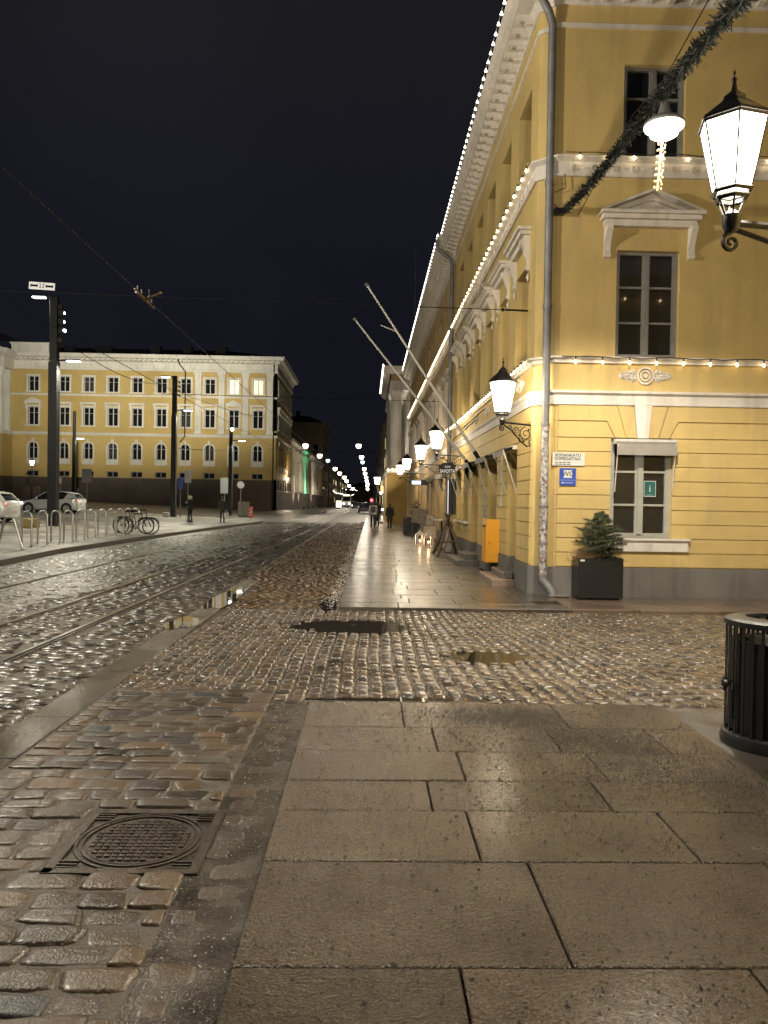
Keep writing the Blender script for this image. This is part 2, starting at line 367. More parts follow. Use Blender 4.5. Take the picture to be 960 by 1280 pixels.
def skin_mesh(name, nodes, edges, mat, sub=1):
    """nodes: {key: (pos, rx, ry)}; grown with a Skin modifier into one continuous surface"""
    keys = list(nodes); me = bpy.data.meshes.new(name)
    me.from_pydata([nodes[k][0] for k in keys], [(keys.index(a), keys.index(b)) for a, b in edges], [])
    o = bpy.data.objects.new(name, me); C.objects.link(o)
    o.modifiers.new('Skin', 'SKIN')
    if not me.skin_vertices: me.skin_vertices.new() if hasattr(me.skin_vertices, 'new') else None
    sv = me.skin_vertices[0].data
    for i, k in enumerate(keys): sv[i].radius = (nodes[k][1], nodes[k][2]); sv[i].use_root = (i == 0)
    o.modifiers.new('Sub', 'SUBSURF').levels = sub; o.modifiers['Sub'].render_levels = sub
    bpy.context.view_layer.update()
    m2 = bpy.data.meshes.new_from_object(o.evaluated_get(bpy.context.evaluated_depsgraph_get())); bpy.data.objects.remove(o)
    m2.materials.clear(); m2.materials.append(MATS[mat]); m2.shade_smooth(); return m2
# ================================================================== GROUND
def slope(x): return .037*max(0.0, min(-10-x, 110))
def struct(o): o['kind'] = 'structure'; return o
def strip_sheet(name, mat, xs, ys, z):
    g = MB(); v = [(x, y, z+slope(x)) for y in ys for x in xs]; n = len(xs)
    f = [(j*n+i, j*n+i+1, (j+1)*n+i+1, (j+1)*n+i) for j in range(len(ys)-1) for i in range(n-1)]
    g.add(v, f); return struct(g.build(name, mat))
strip_sheet('ground', 'road_far', [-260, -120, -10, -2.6, 260], [-60, 60, 480], -.045)
strip_sheet('road', 'road_far', [-120, -60, -10, -.6], [58, 110, 420], -.008)
strip_sheet('road_bed', 'dirt', [-9.6, -2.2, 14], [-2, 6, 46], -.03)

def kerb_x(y):
    P = [(-12, -8.95), (18.8, -9.0), (23, -9.3), (31, -9.15), (42, -8.6), (54, -7.65), (56.5, -7.8), (58.5, -8.8), (61, -12), (64, -20), (70, -45), (74, -119)]
    for (a, xa), (b, xb) in zip(P, P[1:]):
        if y <= b: return xa+(xb-xa)*max(0, (y-a))/(b-a)
    return P[-1][1]
ys = [-12, 0, 10, 18.8, 23, 27, 31, 36, 42, 48, 54, 56.5, 58.5, 61, 64, 70, 74]
g = MB(); v = []; 
for y in ys:
    k = kerb_x(y); row = [-120, -10.0 if k > -10 else k-.01, k]
    v += [(x, y, .12+slope(x)) for x in row]
g.add(v, [(j*3+i, j*3+i+1, (j+1)*3+i+1, (j+1)*3+i) for j in range(len(ys)-1) for i in range(2)])
struct(g.build('plaza', 'plaza'))
g = MB(); n_ = 4; v = []
kp = [(kerb_x(y), y) for y in [-12, 4, 12, 18.8, 20.5, 23, 26, 29, 31, 34, 38, 42, 46, 50, 54, 55.5, 56.5, 58.5, 61, 64]]
for i, (x, y) in enumerate(kp):
    zz = slope(x)
    v += [(x+.15, y, -.03+zz), (x+.13, y, .128+zz), (x-.12, y, .135+zz), (x-.12, y, -.03+zz)]
g.add(v, [(i*4+k, i*4+(k+1) % 4, i*4+4+(k+1) % 4, i*4+4+k) for i in range(len(kp)-1) for k in range(4)])
struct(g.build('plaza_kerb', 'kerb_stone'))

# ---- stones: every stone its own domed top, all stones of one pavement in one mesh
def stones(name, mat, cx, cy, sx, sy, z, tint, n=5, dome=.012, rag=.0025, rot=None, tilt=.02, skirt=.045, warp=None, sink=0):
    N = len(cx); u = np.linspace(-1, 1, n); U, V = np.meshgrid(u, u); U = U.ravel(); V = V.ravel()
    pu = U*(1-.08*V**6*np.abs(U)); pv = V*(1-.08*U**6*np.abs(V)); e = np.maximum(np.abs(U), np.abs(V))
    h = -dome*.35*(U*U+V*V)-dome*.65*(np.abs(U)**6+np.abs(V)**6)
    h = np.where(e > .99, h-dome*.8, h)
    # skirt ring
    ring = [i for i in range(n)]+[n*k+n-1 for k in range(1, n)]+[n*(n-1)+i for i in range(n-2, -1, -1)]+[n*k for k in range(n-2, 0, -1)]
    su = np.concatenate([pu, pu[ring]*1.03]); sv = np.concatenate([pv, pv[ring]*1.03]); sh = np.concatenate([h, np.full(len(ring), -skirt)])
    M = len(su); cx, cy, sx, sy, z = [np.asarray(a, float)*np.ones(N) for a in (cx, cy, sx, sy, z)]
    X = cx[:, None]+su[None]*sx[:, None]/2; Y = cy[:, None]+sv[None]*sy[:, None]/2
    if rot is not None:
        r = np.asarray(rot)[:, None]; dx = X-cx[:, None]; dy = Y-cy[:, None]; X = cx[:, None]+dx*np.cos(r)-dy*np.sin(r); Y = cy[:, None]+dx*np.sin(r)+dy*np.cos(r)
    # each stone gets its own lopsided outline
    k1 = RNG.normal(0, .035, (N, 4))
    X += sx[:, None]*(k1[:, :1]*sv[None]+k1[:, 1:2]*su[None]*sv[None]); Y += sy[:, None]*(k1[:, 2:3]*su[None]+k1[:, 3:4]*su[None]*sv[None])
    Z = z[:, None]+sh[None]+RNG.normal(0, tilt, (N, 1))*su[None]*sx[:, None]/2*1.6+RNG.normal(0, tilt, (N, 1))*sv[None]*sy[:, None]/2*1.6
    J = RNG.normal(0, rag, (N, M, 3)); X += J[..., 0]; Y += J[..., 1]; Z += J[..., 2]*.6
    if warp: X, Y, Z = warp(X, Y, Z)
    if sink: Z -= sink*np.clip(hollow(X, Y)*1.6, 0, 1)
    verts = np.stack([X, Y, Z], -1).reshape(-1, 3)
    q = [(j*n+i, j*n+i+1, (j+1)*n+i+1, (j+1)*n+i) for j in range(n-1) for i in range(n-1)]
    m_ = len(ring); q += [(ring[i], n*n+i, n*n+(i+1) % m_, ring[(i+1) % m_]) for i in range(m_)]
    q = np.array(q); faces = (q[None]+(np.arange(N)*M)[:, None, None]).reshape(-1, 4)
    me = bpy.data.meshes.new(name); me.vertices.add(len(verts)); me.vertices.foreach_set('co', verts.ravel())
    me.loops.add(faces.size); me.loops.foreach_set('vertex_index', faces.ravel().astype(np.int32))
    me.polygons.add(len(faces)); me.polygons.foreach_set('loop_start', np.arange(0, faces.size, 4, dtype=np.int32))
    me.update(calc_edges=True); me.validate(); me.shade_smooth()
    a = me.color_attributes.new('tint', 'FLOAT_COLOR', 'POINT')
    col = np.ones((N, M, 4)); col[..., :3] = tint[:, None, :]; a.data.foreach_set('color', col.astype(np.float32).ravel())
    me.materials.append(MATS[mat]); return put(name, me)
def tints(N, pal, w, k=1.0, jit=.22):
    pal = np.array(pal)*k; i = RNG.choice(len(pal), N, p=np.array(w)/sum(w)); return np.clip(pal[i]*(1+RNG.normal(0, jit, (N, 1))), .008, .9)
PAL = [(.13, .078, .036), (.155, .098, .042), (.11, .074, .042), (.095, .072, .052), (.17, .10, .045), (.06, .065, .066), (.125, .075, .055), (.16, .12, .08)]
PW = [5, 5, 5, 3, 2.5, .6, .6, 1]

# puddles: hollows where stones sit lower
PUD = [(-.12, 10.45, .80, .52), (1.36, 8.5, .46, .32), (-2.50, 10.5, .17, .42), (-2.42, 13.2, .17, 1.15), (.45, 6.60, .9, .10), (-.62, 12.6, .12, .7)]
def hollow(X, Y):
    d = np.zeros_like(X)
    for px, py, rx, ry in PUD:
        q = ((X-px)/rx)**2+((Y-py)/ry)**2+.25*np.sin(X*9+py)*np.cos(Y*7); d = np.maximum(d, np.clip(1.25-q, 0, 1))
    return d
def rows_across(x0, x1, y0, y1, L, W, jit=.12, gap=.014, skew=0.0, hole=None):
    out = []; y = y0
    while y < y1:
        w = W*(1+random.uniform(-jit, jit)); x = x0-random.random()*L
        while x < x1:
            l = L*(1+random.uniform(-.28, .32)); a, b = max(x, x0), min(x+l, x1)
            if hole and y+w*.6 > hole[2] and y+w*.4 < hole[3]:
                if a < hole[0] < b: b = hole[0]
                elif a < hole[1] < b: a = hole[1]
                elif a >= hole[0] and b <= hole[1]: b = a
            if b-a > .06: out.append(((a+b)/2, y+w/2+random.uniform(-.006, .006), b-a-gap, w-gap*(.7+random.random()*.5)))
            x += l
        y += w
    return np.array(out)
MH = (-1.46, -.75, 3.47, 4.19)   # manhole frame
hole = MH
# near roadway: coarse worn setts in courses
A = rows_across(-2.24, -.80, 1.3, 6.9, .25, .15, .22, .012, hole=hole)
d = hollow(A[:, 0], A[:, 1])
o = stones('near_cobbles', 'cobble_near', A[:, 0], A[:, 1], A[:, 2], A[:, 3], -.004+RNG.normal(0, .004, len(A)), tints(len(A), PAL, PW, .33, .28), sink=.022, n=11, dome=.0042, rag=.0019, tilt=.012)
struct(o)
g = MB(); g.box(-2.26, -.80, 0, 6.9, -.06, -.0135); struct(g.build('joint_grit', 'joint'))
# right-hand end of the worn gutter: odd stones half sunk in dirt
B = np.array([(random.uniform(-.74, -.56), y, random.uniform(.1, .2), random.uniform(.1, .17)) for y in np.arange(1.8, 6.6, .19) if random.random() < .8])
struct(stones('gutter_stones', 'cobble_near', B[:, 0], B[:, 1], B[:, 2], B[:, 3], -.0085, tints(len(B), PAL, PW, .26), n=7, dome=.004, tilt=.006, rag=.001))
# crossing: setts in columns running away from the viewer, fanning to the side street
def cols_along(x0, x1, y0, y1, W, L):
    out = []; x = x0
    while x < x1:
        w = W*(1+random.uniform(-.08, .08)); y = y0-random.random()*L
        while y < y1:
            l = L*(1+random.uniform(-.22, .25)); a, b = max(y, y0), min(y+l, y1)
            if b-a > .07: out.append((x+w/2+random.uniform(-.004,.004), (a+b)/2, w-.011-random.random()*.008, b-a-.012))
            y += l
        x += w
    return np.array(out)
def fan(X, Y, Z):
    s = np.clip((X-.6)/2.5, 0, 1.2); X = X-.16*(Y-9.0)*s; s2 = np.clip((-.3-X)/2, 0, 1); X = X+.05*(Y-9)*s2
    return X+.012*np.sin(Y*2.1+X), Y+.018*np.sin(X*1.7), Z
A = cols_along(-2.26, 12.5, 6.5, 12.0, .135, .20)
keep = ~((A[:, 1] < 6.9) & (A[:, 0] < -.8)); A = A[keep]
d = hollow(A[:, 0], A[:, 1]); und = .006*np.sin(A[:, 0]*1.9)*np.sin(A[:, 1]*1.3)
struct(stones('crossing_cobbles', 'cobble', A[:, 0], A[:, 1], A[:, 2], A[:, 3], -.006+und+RNG.normal(0, .004, len(A)),
       tints(len(A), [(.12, .09, .065), (.15, .115, .08), (.10, .085, .07), (.15, .112, .078), (.13, .1, .08), (.09, .08, .07)], [4, 4, 3, 2, 3, 2], .60, .15), n=7, dome=.0075, rag=.0017, tilt=.035, warp=fan, sink=.026))
# roadway lane beside the far pavement
A = rows_across(-2.64, -.46, 12.0, 62, .17, .125, .12, .013); A = A[~((A[:, 0] < -2.2) & (A[:, 1] < 16))]
A[:, 0] += (A[:, 1]-12)*.006
d = hollow(A[:, 0], A[:, 1])
struct(stones('lane_cobbles', 'cobble', A[:, 0], A[:, 1], A[:, 2], A[:, 3], -.006+RNG.normal(0, .004, len(A)), tints(len(A), PAL, PW, .52), n=3, sink=.022, dome=.009, tilt=.035, skirt=.03))
# tram street
def drift(y): return .0135*(min(y, 55)-10)
RAILS = [-3.72, -4.80, -6.80]
A = rows_across(-8.85, -2.62, -1, 56, .25, .125, .1, .015)
keep = np.ones(len(A), bool)
for r in RAILS: keep &= ~(np.abs(A[:, 0]-r) < .075+A[:, 2]*.15)
A = A[keep]; keep = np.array([x+drift(y)*(1 if x < -3 else .3) > kerb_x(y)+.2 for x, y in A[:, :2]]); A = A[keep]
icy = np.clip((-A[:, 0]-5.2)/1.6, 0, 1)*(RNG.random(len(A)) < .5)
tt = tints(len(A), [(.11, .095, .078), (.09, .085, .078), (.13, .11, .085)], [1, 1, 1], .6); tt = tt*(1-icy[:, None]*.35)+np.array([.30, .29, .25])*icy[:, None]*.35*RNG.random((len(A), 1))
dr = np.array([drift(y)*np.clip((-x-2.6)/1.0, 0, 1) for x, y in A[:, :2]])
struct(stones('tram_street_cobbles', 'cobble_tram', A[:, 0]+dr, A[:, 1], A[:, 2], A[:, 3], -.006+RNG.normal(0, .0045, len(A)), tt, n=3, dome=.011, tilt=.04, skirt=.03))
# slush lying between the stones on the far half of the street
g = MB(); v = []; Y_ = list(np.arange(6, 57, 1.5))
for y in Y_: v += [(kerb_x(y)+.12, y, -.0155), (-5.0+drift(y)+.35*math.sin(y*.9), y, -.0175)]
g.add(v, [(2*i, 2*i+1, 2*i+3, 2*i+2) for i in range(len(Y_)-1)]); struct(g.build('street_slush', 'slush'))
for k, r in enumerate(RAILS):
    g = MB(); yy = [-2, 4]+list(range(8, 60, 4))+[80, 120, 200, 300]
    pr = [(-.028, -.02), (-.028, -.001), (.028, -.001), (.028, -.02)]
    rings = [[(r+drift(y)+a, y, b) for a, b in pr] for y in yy]; g.loft(rings)
    rings = [[(r+drift(y)+a, y, b) for a, b in [(.062, -.02), (.062, -.006), (.075, -.006), (.075, -.02)]] for y in yy]; g.loft(rings)
    o = g.build('tram_rail', 'rail_steel'); o['kind'] = 'structure'
# flat granite kerb strip let into the road, in long worn lengths
def slab_mesh(name, rects, mat, z, tint, gap=.008, bev=.006, th=.09):
    g = MB(); cols = []
    for (x0, x1, y0, y1), t in zip(rects, tint):
        a, b, c, d_ = x0+gap/2, x1-gap/2, y0+gap/2, y1-gap/2; zj = z+random.uniform(-.0025, .0025)
        sl = random.uniform(-.002, .002)
        v = [(a+bev, c+bev, zj), (b-bev, c+bev, zj+sl), (b-bev, d_-bev, zj+sl), (a+bev, d_-bev, zj), (a, c, zj-bev), (b, c, zj-bev), (b, d_, zj-bev), (a, d_, zj-bev), (a, c, zj-th), (b, c, zj-th), (b, d_, zj-th), (a, d_, zj-th)]
        g.add(v, [(0, 1, 2, 3)]+[(i+4, (i+1) % 4+4, (i+1) % 4, i) for i in range(4)]+[(i+8, (i+1) % 4+8, (i+1) % 4+4, i+4) for i in range(4)]); cols += [(*t, 1)]*12
    me = g.mesh(name, mat); a = me.color_attributes.new('tint', 'FLOAT_COLOR', 'POINT'); a.data.foreach_set('color', np.array(cols, np.float32).ravel()); return put(name, me)
rc = []; y = 1.0
while y < 15.5: l = random.uniform(.8, 1.6); rc.append((-2.60, -2.26, y, y+l)); y += l
struct(slab_mesh('granite_strip', rc, 'slab', -.004, tints(len(rc), [(.10, .085, .066)], [1], .75, .14)))
# near pavement: big granite slabs
SL = [(.55, 1.3, [.45, 1.5]), (1.3, 1.98, [.7, 1.75]), (1.98, 2.76, [.36, 1.42]), (2.76, 3.58, [.775, 1.9]), (3.58, 4.17, [.56, 1.61]), (4.17, 4.62, [.38, 1.38, 2.2]), (4.62, 5.16, [.62, 1.5]), (5.16, 5.72, [.5, 1.35, 2.1]), (5.72, 6.42, [.3, 1.55])]
rc = []
for a, b, js in SL:
    xs = [-.47]+js+[2.5]
    for p, q in zip(xs, xs[1:]): rc.append((p, q, a, b))
struct(slab_mesh('near_pavement', rc, 'slab', .012, tints(len(rc), [(.19, .148, .108), (.2, .155, .112), (.17, .135, .10)], [1, 1, 1], .54, .16), gap=.010, bev=.005))
# far pavement beside the yellow house
rc = []; y = 12.05; r_ = 0
while y < 95:
    l = random.choice([.55, .6, .7, .85]); x = -.44+(y-12)*.004
    xs = [x]
    while xs[-1] < 2.75: xs.append(min(xs[-1]+random.uniform(.75, 1.35), 3.25) if xs[-1] < 2.2 else 3.25)
    for p, q in zip(xs, xs[1:]): rc.append((p, q, y, y+l))
    y += l
struct(slab_mesh('far_pavement', rc, 'slab_far', .03, tints(len(rc), [(.17, .135, .105), (.2, .155, .12), (.15, .125, .1)], [1, 1, 1], .40, .16), gap=.010))
rc = []; x = 3.25
while x < 16: l = random.uniform(.8, 1.5); rc.append((x, x+l, 12.05, 12.75)); rc.append((x, x+l, 12.75, 13.9)); x += l
struct(slab_mesh('side_pavement', rc, 'slab_far', .03, tints(len(rc), [(.2, .14, .10), (.22, .16, .115)], [1, 1], .55, .1), gap=.008))
g = MB(); g.box(2.5, 3.4, -2, 6.2, -.06, .004); g.box(3.4, 16, 6.0, 6.5, -.06, .003); struct(g.build('asphalt_apron', 'asphalt'))
g = MB(); g.box(-.80, -.47, .4, 6.5, -.06, -.012); struct(g.build('gutter', 'wet_dirt'))
g = MB(); g.box(-.62, 2.5, 6.425, 6.56, -.06, -.016); struct(g.build('crossing_gutter', 'wet_dirt'))
# puddles
pnames = []
for k, (px, py, rx, ry) in enumerate(PUD):
    g = MB(); n = 40; v = [(px, py, 0)]
    for i in range(n):
        a = 2*PI*i/n; q = 1.25+.12*math.sin(3*a+k)+.1*math.sin(5*a+2*k)
        v.append((px+rx*q*math.cos(a), py+ry*q*math.sin(a), 0))
    g.add([(x, y, (-.0005 if k in (2, 3) else -.0195-k*.0004)) for x, y, z in v], [(0, i+1, (i+1) % n+1) for i in range(n)])
    struct(g.build('puddle', 'water'))
# manhole cover
t = thing('manhole_cover', 'square cast iron manhole frame with a round gridded lid, set in the near cobbles', 'manhole cover', (-1.105, 3.83, -.024))
g = MB(); h_ = .355
g.sweep([(-h_, -h_), (h_, -h_), (h_, h_), (-h_, h_), (-h_, -h_+.001)], [(0, 0), (0, .022), (-.045, .022), (-.045, 0)])
for sx in (-1, 1):
    for sy in (-1, 1):
        for k in range(3): g.box(min(sx*.22, sx*.31), max(sx*.22, sx*.31), sy*(.235+.03*k)-.006, sy*(.235+.03*k)+.006, .012, .021)
g.box(-h_+.03, h_-.03, -h_+.03, h_-.03, -.01, .012)
g.build('frame', 'manhole', t)
g = MB(); g.lathe([(.30, .0), (.30, .020), (.315, .020), (.315, 0)], 48, closed=True); g.lathe([(.272, .0), (.272, .021), (.285, .021), (.285, 0)], 48, closed=True); g.lathe([(.258, 0), (.258, .016), (.001, .016)], 48)
for i in range(-6, 7):
    for j in range(-6, 7):
        x, y = i*.036, j*.036
        if x*x+y*y < .235**2: g.box(x-.0125, x+.0125, y-.0125, y+.0125, .014, .0235)
for a in (0, PI): g.lathe([(.03, .016), (.03, .021), (.018, .021), (.018, .016)], 16, (.2*math.cos(a), .2*math.sin(a), 0), closed=True)
g.build('lid', 'manhole', t, bevel=.0015)
# grit scattered on the pavement and in the gutters
def scatter(name, mat, pts, r0, r1):
    g = MB(); 
    for x, y, z in pts:
        r = random.uniform(r0, r1)*(1 if random.random() < .9 else 1.7); a = random.random()*PI
        c, s_ = math.cos(a)*r, math.sin(a)*r
        g.add([(x+c, y+s_, z), (x-s_, y+c, z), (x-c*.8, y-s_, z), (x+s_, y-c*.7, z), (x, y, z+r*.8)], [(0, 1, 4), (1, 2, 4), (2, 3, 4), (3, 0, 4)])
    o = g.build(name, mat); o['kind'] = 'stuff'; return o
pts = []
def blob(cx, cy, sx, sy, n, ang=0, z=.0125):
    for _ in range(n):
        a, b = random.gauss(0, sx), random.gauss(0, sy); x, y = cx+a*math.cos(ang)-b*math.sin(ang), cy+a*math.sin(ang)+b*math.cos(ang)
        if -.45 < x < 2.49 and .6 < y < 6.4: pts.append((x, y, z))
blob(1.15, 6.05, .38, .16, 2200); blob(1.5, 5.5, .30, .22, 1300); blob(1.75, 5.0, .22, .4, 1200, -.5); blob(2.1, 4.6, .2, .3, 1700); blob(2.35, 4.0, .12, .6, 1300); blob(1.2, 4.5, .4, .5, 350); blob(.6, 5.6, .5, .4, 300)
for _ in range(3000): pts.append((random.uniform(-.45, 2.48), random.uniform(1.6, 6.4), .0125))
scatter('grit', 'grit', pts, .003, .0078)
pts = [(random.gauss(-.62, .09), random.uniform(1.4, 6.6), random.uniform(-.012, -.006)) for _ in range(520)]+[(random.uniform(-2.2, -.8), random.uniform(1.5, 6.8), -.012) for _ in range(200)]
pts = [p for p in pts if p[0] < -.49]
scatter('ice_crumbs', 'ice', pts, .002, .0045)
pts = [(-.56+(y-12)*.005+random.gauss(0, .09), y, random.uniform(-.012, .0)) for y in [random.uniform(12.3, 45) for _ in range(1500)]]
scatter('ice_along_kerb', 'ice', [p for p in pts if p[0] < -.46+(p[1]-12)*.004], .006, .018)
# ================================================================== THE YELLOW CORNER HOUSE AND ITS NEIGHBOURS
XS = 3.0                                             # street-side wall plane
TF = lambda u, w, d: (u, 13.8-d, w)                  # side-street front: u = X, w = Z, d = outward
TS = lambda u, w, d: (XS-d, u, w)                    # street side: u = Y
def bx(g, T, u0, u1, w0, w1, d0, d1): return g.box(u0, u1, w0, w1, d0, d1, T=lambda p: T(p[0], p[1], p[2]))
def holed(g, T, u0, u1, w0, w1, holes, d0, d1, gap=0.0):
    """wall slab with rectangular openings left free"""
    hs = [h for h in holes if h[0] < u1 and h[1] > u0 and h[2] < w1 and h[3] > w0]
    cuts = sorted({w0, w1} | {max(w0, min(w1, z)) for h in hs for z in h[2:]})
    for a, b in zip(cuts, cuts[1:]):
        if b-a < 1e-4: continue
        occ = sorted((max(u0, h[0]), min(u1, h[1])) for h in hs if h[2] < b-1e-5 and h[3] > a+1e-5); u = u0
        for p, q in occ:
            if p-u > 1e-4: bx(g, T, u, p, a, b, d0, d1)
            u = max(u, q)
        if u1-u > 1e-4: bx(g, T, u, u1, a, b, d0, d1)
    return g
WCACHE = {}
def window_meshes(w, h, style='cross', t=.055, pmat='frame_paint', glass='glass'):
    k = (round(w, 3), round(h, 3), style, pmat, glass)
    if k in WCACHE: return WCACHE[k]
    g = MB(); d0, d1 = 0, .06
    fb = lambda x0, x1, z0, z1, a=d0, b=d1: g.box(x0, x1, -b, -a, z0, z1)
    fb(0, t, 0, h); fb(w-t, w, 0, h); fb(t, w-t, 0, t*1.3); fb(t, w-t, h-t, h)
    fb(w/2-t*.65, w/2+t*.65, t, h-t, 0, .085)
    if style != 'plain':
        n = 3 if style == 'cross' else 2; s = .022
        for j in (0, 1):
            a, b = (t, w/2-t*.65) if j == 0 else (w/2+t*.65, w-t)
            fb(a, a+.03, t, h-t, 0, .045); fb(b-.03, b, t, h-t, 0, .045)
            zz = [h*(i+1)/n for i in range(n-1)] if n == 3 else [h*.68]
            for z in zz: fb(a, b, z-s/1.2, z+s/1.2, 0, .05)
    f = g.mesh('window_frame', pmat)
    p = MB(); p.box(t*.5, w-t*.5, .0, .012, t*.5, h-t*.5); pm = p.mesh('pane', glass)
    WCACHE[k] = (f, pm); return WCACHE[k]
def put_window(root, T, u0, u1, w0, w1, rz, depth=-.16, **kw):
    f, p = window_meshes(u1-u0, w1-w0, **kw)
    base = Vector(T(u0 if rz == 0 else u1, w0, depth))
    o = put('window', f, root, loc=base, rz=rz, world=True); put('pane', p, o); return o
def hood(g, T, uc, w, wb, wt, tri=True, out=.24):
    """window hood on two consoles: uc centre, w width, wb bottom of entablature, wt eaves"""
    a, b = uc-w/2, uc+w/2
    bx(g, T, a+.10, b-.10, wb, wb+(wt-wb)*.45, 0, out*.45); bx(g, T, a+.05, b-.05, wb+(wt-wb)*.45, wt-.06, 0, out*.75); bx(g, T, a, b, wt-.06, wt, 0, out)
    if tri:
        hgt = w*.205
        g.prism([(a, wt+.002), (b, wt+.002), (uc, wt+hgt)], 0, out*.35, T)
        for s in (-1, 1):
            e0, e1 = (uc+s*w/2, wt+.002), (uc, wt+hgt)
            g.prism([e0, (e0[0]-s*.10, e0[1]), (uc, e1[1]-.05), e1] if s < 0 else [e0, e1, (uc, e1[1]-.05), (e0[0]-s*.10, e0[1])], out*.35, out, T)
            q0, q1 = (uc+s*w*.30, wt+.05), (uc, wt+hgt*.68)
            g.prism([q0, (q0[0]-s*.1, q0[1]), (uc, q1[1]-.05), q1], out*.35, out*.6, T)
def console(g, T, u, w0, w1, out=.2, wd=.10):
    """scroll bracket under a hood"""
    pr = [(0, w0), (out*.28, w0+.02), (out*.36, w0+.07), (out*.2, w0+.14), (out*.3, w0+(w1-w0)*.45), (out*.75, w1-.14), (out, w1-.08), (out, w1), (0, w1)]
    n = len(pr); v = [T(u-wd/2, z, d) for d, z in pr]+[T(u+wd/2, z, d) for d, z in pr]
    g.add(v, [tuple(range(n)), tuple(range(2*n-1, n-1, -1))]+[(i, n+i, n+(i+1) % n, (i+1) % n) for i in range(n)])
def rosette(g, T, u, w, r, d=.035):
    def ring(r0, r1, dd, n=20):
        v = []; 
        for rr, de in ((r0, 0), (r0, dd), (r1, dd), (r1, 0)): v += [T(u+rr*math.cos(2*PI*k/n), w+rr*math.sin(2*PI*k/n), de) for k in range(n)]
        g.add(v, [(i*n+k, i*n+(k+1) % n, (i+1)*n+(k+1) % n, (i+1)*n+k) for i in range(3) for k in range(n)])
    ring(r, r*.8, d); ring(r*.62, r*.45, d*.8); ring(r*.25, .001, d)
def leaf(g, T, u, w, a, L_, wd, d=.03):
    c, s = math.cos(a), math.sin(a); P = lambda x, y: (u+x*c-y*s, w+x*s+y*c)
    pts = [(0, 0, 0), (L_*.3, wd, 0), (L_*.7, wd*.8, 0), (L_, 0, 0), (L_*.7, -wd*.8, 0), (L_*.3, -wd, 0), (L_*.5, 0, d)]
    g.add([T(*P(x, y), z+.004) for x, y, z in pts], [(i, (i+1) % 6, 6) for i in range(6)])
def rinceau(g, T, u, w, r, wid):
    rosette(g, T, u, w, r)
    for s in (-1, 1):
        for k in range(7):
            x = u+s*(r*1.05+k*(wid-r)/7.5); hh = r*(.95-.1*k)
            leaf(g, T, x, w, (PI/2.6 if s > 0 else PI-PI/2.6), hh*.95, .022); leaf(g, T, x, w, -(PI/2.6) if s > 0 else PI+PI/2.6, hh*.95, .022)
            if k % 2: 
                for q in (-1, 1): rosette(g, T, x+s*.02, w+q*hh*.45, .028, .03)
        leaf(g, T, u+s*r, w, 0 if s > 0 else PI, wid-r+.03, .03)

house = thing('corner_house', 'three storey yellow corner house with white belts, potted spruce at its foot', 'building', (3.0, 13.8, 0))
UE = 27.3; XE = 13.5
# openings
FW = [(4.36, 5.49, 1.10, 2.90), (8.4, 9.53, 1.10, 2.90), (11.6, 12.73, 1.1, 2.9)]        # side-street ground floor windows
F2 = [(4.41, 5.55, 4.36, 6.28), (8.4, 9.54, 4.36, 6.28), (11.4, 12.5, 4.36, 6.28)]
F3 = [(4.48, 5.60, 7.93, 9.60), (8.45, 9.57, 7.93, 9.60), (11.4, 12.5, 7.93, 9.6)]
SD = [(15.35, 16.45, .32, 2.88, 'door'), (17.75, 19.15, .30, 2.88, 'door'), (20.75, 22.0, .30, 2.88, 'door'), (22.75, 23.85, 1.12, 2.88, 'win'), (24.6, 25.7, 1.12, 2.88, 'win')]
SH = [d[:4] for d in SD]
U2 = [(14.68+2.08*k, 15.90+2.08*k, 4.36, 6.28) for k in range(6)]
U3 = [(a, b, 7.93, 9.60) for a, b, _, _ in U2]
g = MB()
holed(g, TF, 3.32, XE, .56, 10.75, FW+F2+F3, -.35, 0)
holed(g, TS, 14.06, UE, .56, 10.75, SH+U2+U3, -.35, 0)
g.prism([(3.0, 14.06), (3.32, 13.8), (3.67, 13.8+.35), (3.35, 14.41)], .56, 10.75, lambda u, w, d: (u, w, d))
# rusticated courses, each a slab proud of the wall with real joints between
cz = [.575, .83, 1.09, 1.35, 1.61, 1.87, 2.13, 2.39, 2.65, 2.90, 3.20, 3.485]
for i, (a, b) in enumerate(zip(cz, cz[1:])):
    e = .007
    hs = [(p, q, r_, s_) for p, q, r_, s_ in FW]
    if a < 2.89: holed(g, TF, 3.40, XE, a+e, b-e, [(h[0]-.0, h[1]+.0, h[2]-.01 if False else h[2], h[3]) for h in hs], 0, .028)
    holed(g, TS, 14.12, UE, a+e, b-e, SH, 0, .028)
    g.prism([(2.972, 14.10), (3.36, 13.772), (3.36, 13.81), (3.01, 14.10)], a+e, b-e, lambda u, w, d: (u, w, d))
for j, h in enumerate(FW):                        # splayed flat-arch stones over each window
    uc = (h[0]+h[1])/2; lo = 3.40 if j == 0 else (FW[j-1][0]+FW[j-1][1])/2+.80; hi = (h[1]+.2) if j < 0 else uc+.80
    for s in (-1, 1):
        far = lo if s < 0 else (XE if j == 2 else uc+2.0)
        P = lambda *q: [(uc+s*x if not isinstance(x, str) else far, z) for x, z in q]
        edge = abs(far-uc)
        if s > 0 and j < 2: edge = (FW[j+1][0]+FW[j+1][1])/2-uc-.80-.0; edge = edge/1.0
        if s < 0 and j > 0: edge = .80
        for poly in ([(.175, 3.475), (.455, 3.475), (.29, 2.91), (.115, 2.91)],
                     [(.475, 3.475), (edge, 3.475), (edge, 3.21), (.645, 3.21), (.49, 2.91), (.31, 2.91)],
                     [(.665, 3.19), (edge, 3.19), (edge, 2.91), (.51, 2.91)]):
            q = [(uc+s*x, z) for x, z in poly]
            g.prism(q if s < 0 else q[::-1], 0, .028, TF)
